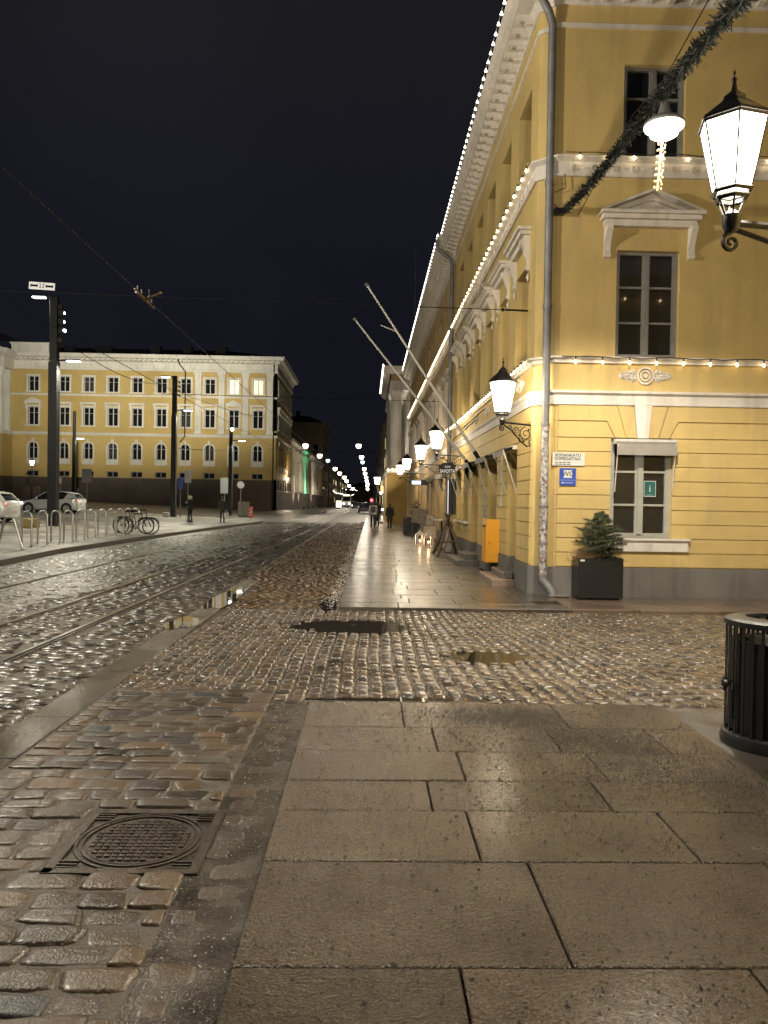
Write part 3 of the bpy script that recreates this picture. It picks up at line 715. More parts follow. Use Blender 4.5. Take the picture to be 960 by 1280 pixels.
g.build('wall', 'yellow', house, world=True, bevel=.004)
g = MB()
holed(g, TF, 3.36, XE, -.1, .56, [], -.35, .045)
holed(g, TS, 14.10, UE, -.1, .56, [(h[0], h[1], -.2, .7) for h in SD if h[4] == 'door'], -.35, .045)
g.prism([(2.955, 14.10), (3.36, 13.755), (3.7, 14.1), (3.36, 14.4)], -.1, .565, lambda u, w, d: (u, w, d))
for h in SD:
    if h[4] == 'door': bx(g, TS, h[0], h[1], -.1, h[2], -.35, -.02)
g.build('plinth', 'plinth', house, world=True, bevel=.006)
corner = [(3.0, UE), (3.0, 14.06), (3.32, 13.8), (XE, 13.8)]; corner = corner[::1]
def belt(name, prof, mat='white', path=corner, parent=house, bevel=0):
    g = MB(); g.sweep(path, prof); return g.build(name, mat, parent, world=True, bevel=bevel)
belt('belt_course', [(0, 3.49), (.045, 3.49), (.05, 3.52), (.035, 3.53), (.035, 3.66), (.06, 3.68), (.085, 3.70), (.085, 3.74), (0, 3.755)])
belt('belt_course', [(0, 4.235), (.05, 4.24), (.05, 4.30), (.11, 4.315), (.11, 4.35), (0, 4.365)])
belt('belt_course', [(0, 7.57), (.05, 7.57), (.06, 7.60), (.035, 7.61), (.035, 7.83), (.09, 7.86), (.13, 7.88), (.13, 7.915), (0, 7.93)])
belt('string_course', [(0, 10.22), (.03, 10.22), (.03, 10.30), (0, 10.30)])
belt('cornice', [(0, 10.62), (.04, 10.62), (.05, 10.74), (.12, 10.80), (.40, 10.81), (.40, 10.86), (.47, 10.88), (.47, 11.0), (.55, 11.05), (.55, 11.09), (0, 11.12)])
g = MB(); g.box(-.075, .075, -.37, -.03, 10.70, 10.806); g.box(-.055, .055, -.2, -.03, 10.655, 10.70); g.box(-.06, .06, -.33, -.30, 10.66, 10.70); MOD = g.mesh('modillion', 'white')
u = 14.4
while u < UE-.1: put('modillion', MOD, house, loc=(3.0, u+.07, 0), rz=-PI/2, world=True); u += .40
u = 3.6
while u < 10: put('modillion', MOD, house, loc=(u+.07, 13.8, 0), world=True); u += .40
g = MB()
u = 14.35
while u < UE: rosette(g, lambda a, b, c: TS(a, b, c+.034), u, 7.72, .062, .02); leaf(g, lambda a, b, c: TS(a, b, c+.034), u+.12, 7.72, 0, .15, .03, .015); u += .36
u = 3.6
while u < XE: rosette(g, lambda a, b, c: TF(a, b, c+.034), u, 7.72, .062, .02); leaf(g, lambda a, b, c: TF(a, b, c+.034), u+.12, 7.72, 0, .15, .03, .015); u += .36
g.build('frieze_ornament', 'white', house, world=True)
for T, u in [(TF, 4.96), (TF, 9.0)]+[(TS, (h[0]+h[1])/2) for h in U2]:
    g = MB(); rinceau(g, T, u, 4.03, .16 if T is TF else .14, .50 if T is TF else .42); g.build('relief_ornament', 'white', house, world=True)
for uc in (4.93, 8.965, 12.165):
    g = MB(); g.prism([(uc-.16, 3.488), (uc-.10, 2.90), (uc+.10, 2.90), (uc+.16, 3.488)], .0, .055, TF); g.build('keystone', 'white', house, world=True, bevel=.004)
for h in F2+U2:
    T = TF if h in F2 else TS; uc = (h[0]+h[1])/2; k = (F2 if h in F2 else U2).index(h); tri = h in F2 or k in (2, 3)
    g = MB(); hood(g, T, uc, 1.86 if h in F2 else 1.6, 6.68, 6.93, tri, .26)
    for s in (-1, 1):
        console(g, T, uc+s*.76 if h in F2 else uc+s*.66, 6.12, 6.69, .2, .11)
        if h in U2: rosette(g, lambda a, b, c: T(a, b, c+.18), uc+s*.66, 6.58, .07, .03); leaf(g, lambda a, b, c: T(a, b, c+.02), uc+s*.66, 6.1, -PI/2, .2, .05, .04)
    g.build('window_hood', 'white', house, world=True)
for h in F2+F3: put_window(house, TF, *h, 0, depth=-.15)
for h in U2+U3: put_window(house, TS, *h, -PI/2, depth=-.31)
for h in FW:
    put_window(house, TF, *h, 0, depth=-.12, t=.07, pmat='frame_grey')
    g = MB(); bx(g, TF, h[0]-.13+.22, h[1]+.30, .86, 1.06, 0, .075); bx(g, TF, h[0]-.13+.20, h[1]+.32, 1.06, 1.10, -.10, .11)
    g.build('sill', 'white', house, world=True, bevel=.004)
for h in SD:
    if h[4] == 'win':
        put_window(house, TS, *h[:4], -PI/2, depth=-.17)
        g = MB(); bx(g, TS, h[0]-.1, h[1]+.1, 1.06, 1.12, -.1, .14); g.build('sill', 'white', house, world=True, bevel=.004)
    else:
        g = MB(); u0, u1, w0, w1 = h[:4]
        for i in range(2):
            a = u0+.02+i*(u1-u0-.04)/2; b = a+(u1-u0-.04)/2-.012
            bx(g, TS, a, b, w0+.01, w1-.6, -.25, -.2)
            for z0, z1 in ((w0+.12, w0+.62), (w0+.74, w0+1.75)): bx(g, TS, a+.09, b-.09, z0, z1, -.2, -.185)
        bx(g, TS, u0, u1, w1-.6, w1-.54, -.26, -.17)
        d_ = g.build('door', 'brown_ochre' if h[0] > 20 else 'wood', house, world=True, bevel=.004)
        g = MB(); bx(g, TS, u0+.03, u1-.03, w1-.54, w1-.02, -.24, -.22); g.build('transom_pane', 'glass', d_, world=True)
        g = MB(); uc = (u0+u1)/2; g.tube(TS(uc-.06, w0+.95, -.185), TS(uc-.06, w0+1.15, -.15), .012); g.build('handle', 'brass_iron', d_, world=True)
# folding awnings over the openings
def awning(T, u0, u1, wt, out, val=.2, arms=True, drop=0.0):
    g = MB(); bx(g, T, u0, u1, wt-.09, wt, .03, .13)
    o = g.build('awning_box', 'frame_white', house, world=True, bevel=.01)
    g = MB(); bx(g, T, u0+.02, u1-.02, wt-.09-val, wt-.085, out-.015, out); g.build('valance', 'valance', o, world=True)
    g = MB(); g.add([T(u0+.02, wt-.03, .1), T(u1-.02, wt-.03, .1), T(u1-.02, wt-.08, out), T(u0+.02, wt-.08, out)], [(0, 1, 2, 3)]); g.build('canopy', 'awning', o, world=True)
    if arms:
        g = MB()
        for u in (u0+.04, u1-.04): g.tube(T(u, wt-.95-drop, .03), T(u, wt-.08, out), .011)
        g.build('arm', 'frame_white', o, world=True)
awning(TF, 4.40, 5.52, 2.88, .2, .2)
awning(TS, 15.3, 16.5, 2.86, .32, .12); awning(TS, 17.7, 19.2, 2.86, .34, .12); awning(TS, 20.7, 22.05, 2.86, .34, .12); awning(TS, 22.7, 23.9, 2.86, .34, .12); awning(TS, 24.55, 25.75, 2.86, .34, .12)
g = MB(); g.add([(3.0-.5, UE, 11.12), (3.0-.5, 13.3, 11.12), (XE, 13.3, 11.12), (XE, UE, 11.12), (8, UE, 13.4), (8, 18, 13.4), (XE, 18, 13.4), (XE, UE, 13.4)], [(0, 1, 5, 4), (1, 2, 6, 5)])
g.build('roof', 'roof', house, world=True)
g = MB(); bx(g, TS, 25.95, 26.6, 1.3, 2.5, .03, .07); g.build('notice_board', 'sign_black', house, world=True)
g = MB(); g.box(3.14, 3.19, 13.80, 13.93, 1.42, 1.50); g.build('vent', 'sign_black', house, world=True)
# conduit and little bell beside the first door
g = MB(); bx(g, TS, 17.05, 17.09, 1.75, 2.75, .028, .05); bx(g, TS, 17.0, 17.14, 1.62, 1.78, .028, .08); g.build('conduit', 'frame_white', house, world=True)
for z in (1.35, 1.72):
    g = MB(); bx(g, TS, 18.95+.35, 19.25+.35, z, z+.3, .028, .045); g.build('notice_plate', 'sign_grey', house, world=True)

# stone steps
def steps(cx, label, x0, y0, y1, x1, y2, y3):
    t = thing('door_steps', label, 'steps', (2.98, (y0+y1)/2, 0))
    g = MB(); g.box(x0, 2.955, y0, y1, -.05, .165); g.build('lower_step', 'step_pink' if cx else 'step_stone', t, world=True, bevel=.012)
    g = MB(); g.box(x1, 2.955, y2, y3, .165, .30); g.build('upper_step', 'step_stone', t, world=True, bevel=.012)
steps(1, 'reddish and grey stone steps below the first door, beside the orange letter box', 2.5, 15.35, 17.1, 2.72, 15.5, 16.75)
steps(0, 'two dark grey stone steps below the second group of doors, behind the log tripod', 2.34, 20.2, 22.5, 2.62, 20.6, 22.2)

# ---- downpipes
def downpipe(label, p, ztop, neck, mat='galv', r=.072, stick=False, elbow=(.16, -.1)):
    x, y = p; t = thing('downpipe', label, 'downpipe', (x, y, 0))
    g = MB(); g.path([(0, 0, 3.1), (0, 0, ztop)]+neck, r, 12); g.path([(0, 0, z_) for z_ in (5.2, 5.28)], r*1.18, 12); g.path([(0, 0, z_) for z_ in (7.4, 7.47)], r*1.18, 12)
    g.build('upper_pipe', mat, t, smooth=True)
    g = MB(); g.path([(0, 0, .40), (0, 0, 3.1)], r*1.05, 12)
    g.build('lower_pipe', 'stickers' if stick else mat, t, smooth=True)
    for z in (3.1, 1.62, .95):
        g = MB(); g.lathe([(r*1.06, z), (r*1.2, z+.005), (r*1.2, z+.045), (r*1.06, z+.05)], 12); g.build('bracket', 'galv', t)
    g = MB(); g.path([(0, 0, .42), (0, 0, .33), (elbow[0]*.5, elbow[1]*.5, .22), (elbow[0], elbow[1], .12), (elbow[0], elbow[1], .045)], r*1.1, 12); g.build('shoe', 'galv', t, smooth=True)
    return t
downpipe('zinc downpipe on the corner of the yellow house, its lower half plastered with torn stickers', (3.165, 13.775), 10.25, [(-.08, -.05, 10.45), (-.36, -.22, 10.78), (-.42, -.26, 10.98)], stick=True)
downpipe('grey downpipe with a swan neck at the eaves, where the two ochre houses meet', (2.86, 27.35), 10.1, [(-.05, 0, 10.3), (-.45, -.02, 10.62), (-.55, -.02, 10.72), (-.55, -.02, 11.0)], elbow=(-.1, 0))

# ---- next house along the street
n2 = thing('ochre_house', 'long ochre house beyond the corner house, with white window surrounds and lamps along its front', 'building', (3.0, 27.4, 0))
U0, U9 = 27.4, 57.0
G2 = [(28.4+2.35*k, 29.6+2.35*k, (.3 if k % 3 == 1 else 1.1), 2.85) for k in range(12)]
W2 = [(28.5+2.05*k, 29.5+2.05*k, 4.45, 6.3) for k in range(14)]
W3 = [(a, b, 7.95, 9.5) for a, b, _, _ in W2]
g = MB(); holed(g, TS, U0, U9, .5, 3.5, G2, -.35, 0)
for i in range(11):
    a = .52+i*.27; holed(g, TS, U0, U9, a+.01, a+.26, G2, 0, .025)
g.build('ground_floor_wall', 'yellow_orange', n2, world=True)
g = MB(); holed(g, TS, U0, U9, 3.5, 10.75, W2+W3, -.35, 0); g.build('wall', 'yellow_orange', n2, world=True)
g = MB(); bx(g, TS, U0, U9, -.1, .5, -.3, .04); g.build('plinth', 'plinth', n2, world=True)
sp_ = [(3.0, U9), (3.0, U0)]
belt('belt_course', [(0, 3.5), (.05, 3.5), (.09, 3.7), (.09, 3.75), (0, 3.76)], path=sp_, parent=n2)
belt('belt_course', [(0, 4.2), (.07, 4.22), (.11, 4.38), (0, 4.40)], path=sp_, parent=n2)
belt('belt_course', [(0, 7.45), (.06, 7.45), (.06, 7.8), (.14, 7.86), (.14, 7.9), (0, 7.92)], path=sp_, parent=n2)
belt('cornice', [(0, 10.3), (.04, 10.3), (.06, 10.72), (.16, 10.8), (.46, 10.84), (.54, 10.92), (.54, 11.1), (.62, 11.15), (.62, 11.2), (0, 11.22)], path=sp_, parent=n2)
u = U0+.3
while u < U9: put('modillion', MOD, n2, loc=(2.98, u, .03), rz=-PI/2, world=True); u += .36
for h in G2: put_window(n2, TS, *h, -PI/2, glass='glass_curtain')
for h in W2: 
    put_window(n2, TS, *h, -PI/2, glass='glass_curtain')
    g = MB(); uc = (h[0]+h[1])/2; bx(g, TS, h[0]-.16, h[0], h[2], h[3], 0, .06); bx(g, TS, h[1], h[1]+.16, h[2], h[3], 0, .06); hood(g, TS, uc, 1.5, 6.32, 6.62, False, .2); g.build('window_surround', 'white', n2, world=True)
for h in W3: put_window(n2, TS, *h, -PI/2, glass='glass_curtain')
for k in (0, 1, 3, 4):
    h = G2[k]; g = MB(); bx(g, TS, h[0]-.05, h[1]+.05, 2.62, 2.80, .03, .3); o = g.build('awning', 'awning', n2, world=True)
    g = MB(); [g.tube(TS(u, 2.0, .03), TS(u, 2.66, .29), .011) for u in (h[0], h[1])]; g.build('arm', 'frame_white', o, world=True)
g = MB(); g.add([(2.4, U0, 11.22), (2.4, U9, 11.22), (8, U9, 13.6), (8, U0, 13.6)], [(0, 1, 2, 3)]); g.build('roof', 'roof', n2, world=True)
g = MB(); g.tube((0, 0, 11.3), (0, 0, 17.5), .03, .012); t = thing('roof_mast', 'thin metal mast standing on the roof edge of the ochre house', 'mast', (2.62, 46, 0)); g.build('mast', 'galv', t)

# ---- house with columns standing forward over the pavement
n3 = thing('columned_house', 'house with a projecting white columned bay on a windowless yellow base, far down the pavement', 'building', (3.0, 60, 0))
g = MB(); g.box(1.45, 3.0, 59, 74, -.1, 3.85); g.build('base_wall', 'brown_ochre', n3, world=True, bevel=.03)
g = MB(); g.box(1.38, 3.0, 58.9, 74, 3.86, 4.1); g.box(1.38, 3.0, 58.9, 59.0, 3.86, 4.1) if False else None; g.build('base_cornice', 'white', n3, world=True)
for y in (59.55, 62.6, 65.6, 68.6, 71.6):
    g = MB(); g.lathe([(.62, 0), (.62, .12), (.5, .2), (.47, .3), (.45, 2.4), (.40, 5.6), (.44, 5.7), (.54, 5.95), (.58, 6.0), (.58, 6.15)], 20, (2.05, y, 4.1)); g.build('column', 'white', n3, world=True, smooth=True)
g = MB(); g.box(1.55, 3.0, 59.1, 74, 10.25, 10.95); g.build('architrave', 'white', n3, world=True)
g = MB(); g.box(1.65, 3.0, 59.2, 74, 10.95, 11.45); g.build('frieze', 'yellow_orange', n3, world=True)
g = MB(); g.sweep([(3.0, 74), (1.55, 74), (1.55, 59.0), (3.0, 59.0)][::1], [(0, 11.45), (.15, 11.5), (.4, 11.75), (.5, 12.0), (0, 12.02)]); g.build('cornice', 'white', n3, world=True)
g = MB(); g.box(3.0, 8, 57.1, 74, -.1, 11.6); g.build('wall', 'white', n3, world=True)

# ---- darker houses farther along
def far_house(label, x0, x1, y0, y1, h, mat='far_wall', lit=.12, face='-x', win=(1.1, 1.9, 3.3, 3.0)):
    t = thing('town_house', label, 'building', (x0 if face == '-x' else x1, (y0+y1)/2, 0))
    g = MB(); g.box(x0, x1, y0, y1, -.1, h); g.build('wall', mat, t, world=True)
    g = MB(); g.box(x0-.4, x1+.4, y0-.4, y1+.4, h, h+.35); g.build('cornice', mat, t, world=True)
    g = MB(); a, b, c, d = x0-.3, x1+.3, y0-.3, y1+.3; mx = (a+b)/2; g.add([(a, c, h+.35), (b, c, h+.35), (b, d, h+.35), (a, d, h+.35), (mx, c+2, h+3), (mx, d-2, h+3)], [(0, 1, 4), (1, 2, 5, 4), (2, 3, 5), (3, 0, 4, 5)]); g.build('roof', 'roof', t, world=True)
    xw = x0 if face == '-x' else x1; s = -1 if face == '-x' else 1; ww, wh, du, dz = win; z = 1.0; n = 0
    while z+wh < h-.5:
        y = y0+1.0
        while y+ww < y1-.6 and n < 60:
            g = MB(); g.box(min(xw, xw+s*.06), max(xw, xw+s*.06), y, y+ww, z, z+wh)
            l_ = random.random() < lit
            g.build('window', 'lit_window' if l_ else 'glass', t, world=True); n += 1; y += du*(1.6 if y0 > 120 else 1)
        z += dz+.4
    return t
far_house('dim stone house directly behind the columned house', 2.9, 14, 76, 100, 11, lit=.1)
far_house('dark house behind the kerbside lamp, second beyond the columned bay', 3.0, 14, 102, 150, 14, lit=.2)
far_house('farthest dark house on the right side of the street', 3.1, 16, 152, 300, 17, lit=.2)
far_house('dark block closing the street at its far end', -12, 3, 430, 440, 9, lit=.3)
far_house('unlit block far along the left side of the street', -36, -13.4, 262, 330, 13, 'far_wall', .15, '+x')
far_house('farthest low block on the left side of the street', -40, -12.2, 335, 425, 15, 'far_wall', .25, '+x')

# ---- near house on the right, just outside the picture: carries the big lantern
nh = thing('near_house', 'yellow house wall just beyond the right edge, carrying the big lantern bracket', 'building', (3.35, 0, 0))
TN = lambda u, w, d: (3.35-d, u, w)
HN = [(-5.2, -4.0, 1.1, 2.9), (-2.6, -1.4, 1.1, 2.9), (.6, 1.8, 1.1, 2.9)]; H2_ = [(a, b, 4.4, 6.3) for a, b, _, _ in HN+[(2.9, 4.0, 0, 0)]]
g = MB(); holed(g, TN, -7, 6.2, .5, 8.4, HN+H2_, -.3, 0); g.box(3.65, 12, 5.9, 6.2, .5, 8.4); g.build('wall', 'yellow', nh, world=True)
g = MB(); bx(g, TN, -7, 6.2, -.1, .5, -.3, .03); g.box(3.65, 12, 5.9, 6.23, -.1, .5); g.build('plinth', 'plinth', nh, world=True)
belt('cornice', [(0, 8.2), (.1, 8.3), (.3, 8.5), (.3, 8.6), (0, 8.62)], path=[(12, 6.2), (3.35, 6.2), (3.35, -7)], parent=nh)
for h in HN+H2_: put_window(nh, TN, *h, -PI/2, depth=-.15)
# ================================================================== LANTERNS, STRINGS OF LIGHTS
def lantern(label, loc, H=.6, W=.22, power=300, rz=0, arm=None, sides=6, glass=True, group=None, energy_col=WARM, scroll=True, wall_z=None, name='wall_lantern'):
    """six-sided tapered lantern; loc = centre of the glass bottom; arm = vector from there to the wall"""
    t = thing(name, label, 'lantern', loc, 0, group); n = sides; a0 = rz; rt, rb = W, W*.56
    g = MB(); g.lathe([(rb, .0), (rt, H)], n, a0=a0)
    g.f = [f for f in g.f if len(f) == 4]; o = g.build('glass', 'lantern_glass', t)
    g = MB(); 
    for k in range(n):
        a = a0+2*PI*k/n; g.tube((rb*math.cos(a), rb*math.sin(a), 0), (rt*math.cos(a), rt*math.sin(a), H), .0055, n=5)
    P = lambda r, z: [(r*math.cos(a0+2*PI*k/n), r*math.sin(a0+2*PI*k/n), z) for k in range(n)]
    g.path(P(rb, 0), .016, 5, closed=True); g.path(P(rt, H), .014, 5, closed=True); g.path(P(rb*.8, -.035), .018, 5, closed=True)
    for k in range(n): 
        a = a0+2*PI*k/n; g.tube((rb*.8*math.cos(a), rb*.8*math.sin(a), -.035), (rb*.35*math.cos(a), rb*.35*math.sin(a), -.14), .006, n=4)
    g.build('frame', 'dark_metal', t)
    g = MB(); k_ = H/.56; g.lathe([(rt*1.1, H), (rt*1.02, H+.035*k_), (rt*.55, H+.14*k_), (rt*.34, H+.19*k_), (rt*.36, H+.21*k_), (rt*.1, H+.27*k_), (.012, H+.33*k_)], n, a0=a0); hd = g.build('hood', 'dark_metal', t)
    g = MB(); g.tube((0, 0, H+.28*k_), (0, 0, H+.44*k_), .010*k_, .004, 6); g.ball((0, 0, H+.36*k_), .024*k_, 6); g.ball((0, 0, H+.42*k_), .013*k_, 5); g.build('finial', 'dark_metal', hd)
    light('lamp', 'POINT', (0, 0, H*.55), power, energy_col, t, radius=.07)
    if arm is not None:
        A = Vector(arm); L_ = Vector((A.x, A.y, 0)).length; ux = Vector((A.x, A.y, 0)).normalized(); Z0 = -.15
        Q = lambda s, z: tuple(ux*s+Vector((0, 0, z)))
        g = MB(); g.path([Q(0, Z0-.02), Q(L_*.25, Z0-.03), Q(L_, Z0-.06)], .019, 6); g.lathe([(.035, Z0-.07), (.05, Z0-.03), (.05, Z0+.02), (.02, Z0+.05)], 10)
        g.path([Q(0, Z0-.05), Q(L_*.3, Z0-.16), Q(L_*.62, Z0-.37), Q(L_*.8, Z0-.45), Q(L_*.95, Z0-.42), Q(L_, Z0-.30)], .014, 6)
        br = g.build('bracket', 'dark_metal', t, smooth=True)
        g = MB()
        def spiral(cx, cz, r, turns, ph, sgn=1, th=.010):
            pts = []
            for i in range(int(turns*12)+1):
                q = i/12/turns; a = ph+sgn*i/12*2*PI; rr = r*(1-q*.82); pts.append(Q(cx+rr*math.cos(a), cz+rr*math.sin(a)))
            g.path(pts, [th*(1-.4*i/len(pts)) for i in range(len(pts))], 5)
        spiral(L_*.76, Z0-.22, .13, 1.6, PI/2); spiral(L_*.46, Z0-.17, .085, 1.5, -PI/2, -1); spiral(L_*.62, Z0-.33, .06, 1.3, PI/2, 1); spiral(L_*.25, Z0-.10, .045, 1.3, PI); spiral(L_*.92, Z0-.36, .05, 1.2, 0, -1)
        spiral(0, Z0-.13, .055, 1.5, PI/2, 1, .014)
        for s_, z_ in ((.35, -.2), (.55, -.25), (.7, -.36), (.85, -.14)): g.ball(Q(L_*s_, Z0+z_), .018, 5)
        g.build('scrollwork', 'dark_metal', br, smooth=True)
        g = MB(); p = Vector(Q(L_, Z0)); w_ = Vector((-ux.y, ux.x, 0))*.06
        v = [p-w_+Vector((0, 0, .08)), p+w_+Vector((0, 0, .08)), p+w_+Vector((0, 0, -.62)), p-w_+Vector((0, 0, -.62))]
        v += [q+ux*.05 for q in v]; g.add(v, [(0, 1, 2, 3), (7, 6, 5, 4), (0, 4, 5, 1), (1, 5, 6, 2), (2, 6, 7, 3), (3, 7, 4, 0)]); g.build('wall_plate', 'dark_metal', br, bevel=.006)
    return t
B1 = at(915, 240, 4.25)                     # big lantern in the top right corner: bottom of its glass
lantern('big glowing six sided lantern on an iron arm in the top right corner', (B1.x, B1.y, B1.z), .375, .182, 880, rz=.25, arm=(3.35-B1.x, .15, 0), energy_col=(1, .88, .70))
L1 = at(628, 516, 14.0)
lantern('glowing lantern on the scrolled bracket beside the stickered downpipe', (L1.x, 14.0, L1.z), .56, .24, 110, arm=(3.02-L1.x, .12, 0), group='lanterns along the ochre houses')
LP = [((546, 560), 23.8, 'glowing lantern above the SAVOTTA sign, second from the street corner'), ((526, 573), 29.9, 'glowing lantern on the ochre house, third from the street corner'),
      ((508.5, 586), 39.6, 'glowing lantern on the ochre house, fourth from the street corner'), ((500, 592), 46.5, 'farthest glowing bracket lantern, nearest the columned house')]
for (px, py), Y, lb in LP:
    p = at(px, py, Y); lantern(lb, (p.x, Y, 3.33), .56, .24, 170, arm=(2.98-p.x, 0, 0), group='lanterns along the ochre houses')
p = at(471.5, 604, 65)
t = lantern('glowing lantern on a slim post near the kerb, past the walking people', (p.x, 65, 3.1), .6, .28, 260, name='post_lantern')
g = MB(); g.tube((0, 0, -3.1), (0, 0, -.12), .06, .035); g.lathe([(.12, -3.1), (.1, -2.6), (.05, -2.5)], 8); g.build('post', 'dark_metal', t)
p = at(40, 582, 92)
t = lantern('small old fashioned lantern standing on the granite block before the palace', (p.x, 92, p.z), .6, .28, 160, name='post_lantern')
g = MB(); zz = slope(p.x)-p.z; g.tube((0, 0, zz), (0, 0, -.12), .09, .05); g.build('post', 'dark_metal', t)

# hanging disc lamp over the side street, with its golden light column
HL = at(830, 160, 9.6)
t = thing('hanging_lamp', 'bright round lamp hanging from the wire over the side street with a golden ornament', 'street lamp', tuple(HL))
g = MB(); g.lathe([(.245, .02), (.25, .05), (.20, .10), (.09, .16), (.05, .30), (.03, .34)], 24); g.build('hood', 'galv', t, smooth=True)
g = MB(); g.lathe([(.001, -.13), (.10, -.125), (.165, -.09), (.175, -.04), (.17, -.03)], 24); g.lathe([(.17, -.03), (.235, .0), (.24, .018), (.1, .018)], 24); g.build('diffuser', 'lamp_warm', t, smooth=True)
light('lamp', 'SPOT', (0, 0, -.16), 2900, (1, .89, .72), t, radius=.14, target=tuple(HL+Vector((0, 0, -5))), angle=146, blend=.45)
g = MB(); g.tube((0, 0, .32), (0, 0, .62), .012); g.build('hanger', 'dark_metal', t)
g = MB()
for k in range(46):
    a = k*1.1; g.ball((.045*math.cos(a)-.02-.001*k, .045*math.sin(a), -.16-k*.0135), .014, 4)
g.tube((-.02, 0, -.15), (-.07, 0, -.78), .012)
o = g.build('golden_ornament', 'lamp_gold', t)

# evergreen garland slung across the side street
GP = [at(707, 262, 13.72), at(745, 222, 12.6), at(790, 165, 10.9), at(845, 96, 9.0), at(893, 38, 7.6), at(925, 0, 6.9), at(965, -55, 6.25)]
def smooth_path(P, n=10):
    out = []
    for i in range(len(P)-1):
        p0, p1, p2, p3 = P[max(i-1, 0)], P[i], P[i+1], P[min(i+2, len(P)-1)]
        for k in range(n):
            s = k/n; out.append(.5*((2*p1)+(p2-p0)*s+(2*p0-5*p1+4*p2-p3)*s*s+(3*p1-p0-3*p2+p3)*s**3))
    return out+[P[-1]]
def foliage(g, c, d, r, n, L_=.06, w=.008):
    for _ in range(n):
        a = random.random()*2*PI; v = Vector((random.gauss(0, 1), random.gauss(0, 1), random.gauss(0, 1))).normalized()
        o = v*random.uniform(.2, 1)*r; e = (v*.8+d*random.uniform(-.3, 1)).normalized(); s = e.cross(Vector((random.random(), random.random(), random.random()))).normalized()*w
        p = c+o; q = p+e*L_*random.uniform(.6, 1.3); g.add([p-s, p+s, q+s*.4, q-s*.4], [(0, 1, 2, 3)])
gp = smooth_path(GP, 14); t = thing('garland', 'dark evergreen garland hung across the side street from the yellow house', 'garland', tuple(gp[0]))
g = MB()
for i, p in enumerate(gp[:-1]):
    d = (gp[i+1]-p); k = max(2, int(d.length*90)); d.normalize(); rr = (.045 if i < 8 else .062)*random.uniform(.75, 1.25)
    if 16 < i < 19: rr = .05
    for j in range(k): foliage(g, p+(gp[i+1]-p)*j/k, d, rr*(.85+.35*math.sin(i*1.7+j*.3)), 5, .075, .012)
g.build('evergreen', 'garland', t, world=True)
g = MB(); g.path([tuple(p+Vector((0, 0, .03))) for p in gp], .022, 6); g.build('cable', 'black_plastic', t, world=True)
g = MB(); g.box(gp[0].x-.2, gp[0].x-.02, 13.68, 13.79, gp[0].z-.09, gp[0].z+.02); g.path([(gp[0].x-.1, 13.7, gp[0].z-.02), (gp[0].x-.35, 13.74, gp[0].z+.25), (3.45, 13.74, 7.35), (3.42, 13.74, 7.6)], .008, 5); g.build('wall_fixing', 'black_plastic', t, world=True)
# thin wires near the lamp
t = thing('support_wire', 'thin steel wire holding the hanging lamp and the garland across the side street', 'wire', (3.7, 13.78, 6.9))
g = MB(); g.path([(3.7, 13.78, 6.9), (HL.x-.0, HL.y+1.2, HL.z+.75), (HL.x, HL.y, HL.z+.62), (3.5, 6.22, 7.3)], .007, 5); g.build('wire', 'dark_metal', t, world=True)

BULB = MB().lathe([(.006, .0), (.013, -.022), (.020, -.045), (.015, -.066), (.004, -.076)], 7).mesh('bulb', 'bulb')
BULBW = MB().lathe([(.006, .0), (.022, -.045), (.034, -.07), (.016, -.08)], 6).mesh('bulb', 'bulb_white')
def string(label, pts, step, cable=.008, bulb=None, mat='black_plastic', sag=.02, group='strings of festive lights', maxb=100, drop=.035, sc=1.0):
    bulb = bulb or BULB; t = thing('string_lights', label, 'string lights', pts[0], 0, group); P = [Vector(p) for p in pts]
    pos = []; acc = 0.0; nxt = step*.5
    for a, b in zip(P, P[1:]):
        L_ = (b-a).length
        while nxt <= acc+L_: pos.append(a+(b-a)*((nxt-acc)/L_)); nxt += step
        acc += L_
    cp = []
    for i, p in enumerate(pos):
        cp.append(p)
        if i < len(pos)-1: m_ = (p+pos[i+1])/2; cp.append(m_+Vector((0, 0, -sag if i % 3 else sag*.4)))
    g = MB(); g.path([P[0]]+cp+[P[-1]], cable, 5)
    for p in pos[:maxb]: g.tube(p, p-Vector((0, 0, drop+.01)), .013, n=6)
    g.build('cable', mat, t, world=True)
    for p in pos[:maxb]: put('bulb', bulb, t, loc=p-Vector((0, 0, drop)), world=True, scale=(sc, sc, sc))
    return t
string('warm bulbs on a black cable below the first floor window, side street front', [(3.42, 13.665, 4.335), (10.5, 13.665, 4.335)], .485, drop=.055)
string('warm bulbs along the upper ornamented belt of the corner house, side street front', [(3.42, 13.64, 7.94), (10.5, 13.64, 7.94)], .485)
string('warm bulbs along the lower belt of the corner house, street front', [(2.86, 14.1, 4.37), (2.86, 27.2, 4.37)], .33)
string('warm bulbs along the upper ornamented belt of the corner house, street front', [(2.84, 14.1, 7.95), (2.84, 27.2, 7.95)], .40)
string('warm bulbs high on the side wall of the near house, facing the yellow corner house', [(3.9, 6.32, 7.7), (9.5, 6.32, 7.5)], .5)
string('white bulbs along the eaves of the corner house', [(2.44, 13.5, 11.24), (2.44, 27.2, 11.24)], .33, bulb=BULBW, cable=.012, drop=0, sag=0)
string('white bulbs along the eaves of the long ochre house', [(2.36, 27.6, 11.36), (2.36, 56.5, 11.36)], .42, bulb=BULBW, cable=.012, drop=0, sag=0, sc=1.15, maxb=70)
string('warm bulbs crowding the upper belt of the long ochre house', [(2.82, 27.6, 7.93), (2.82, 56.5, 7.93)], .36, sc=1.2, maxb=82)
string('warm bulbs along the lower belt of the long ochre house', [(2.85, 27.6, 4.42), (2.85, 42, 4.42)], .5, sc=1.1)
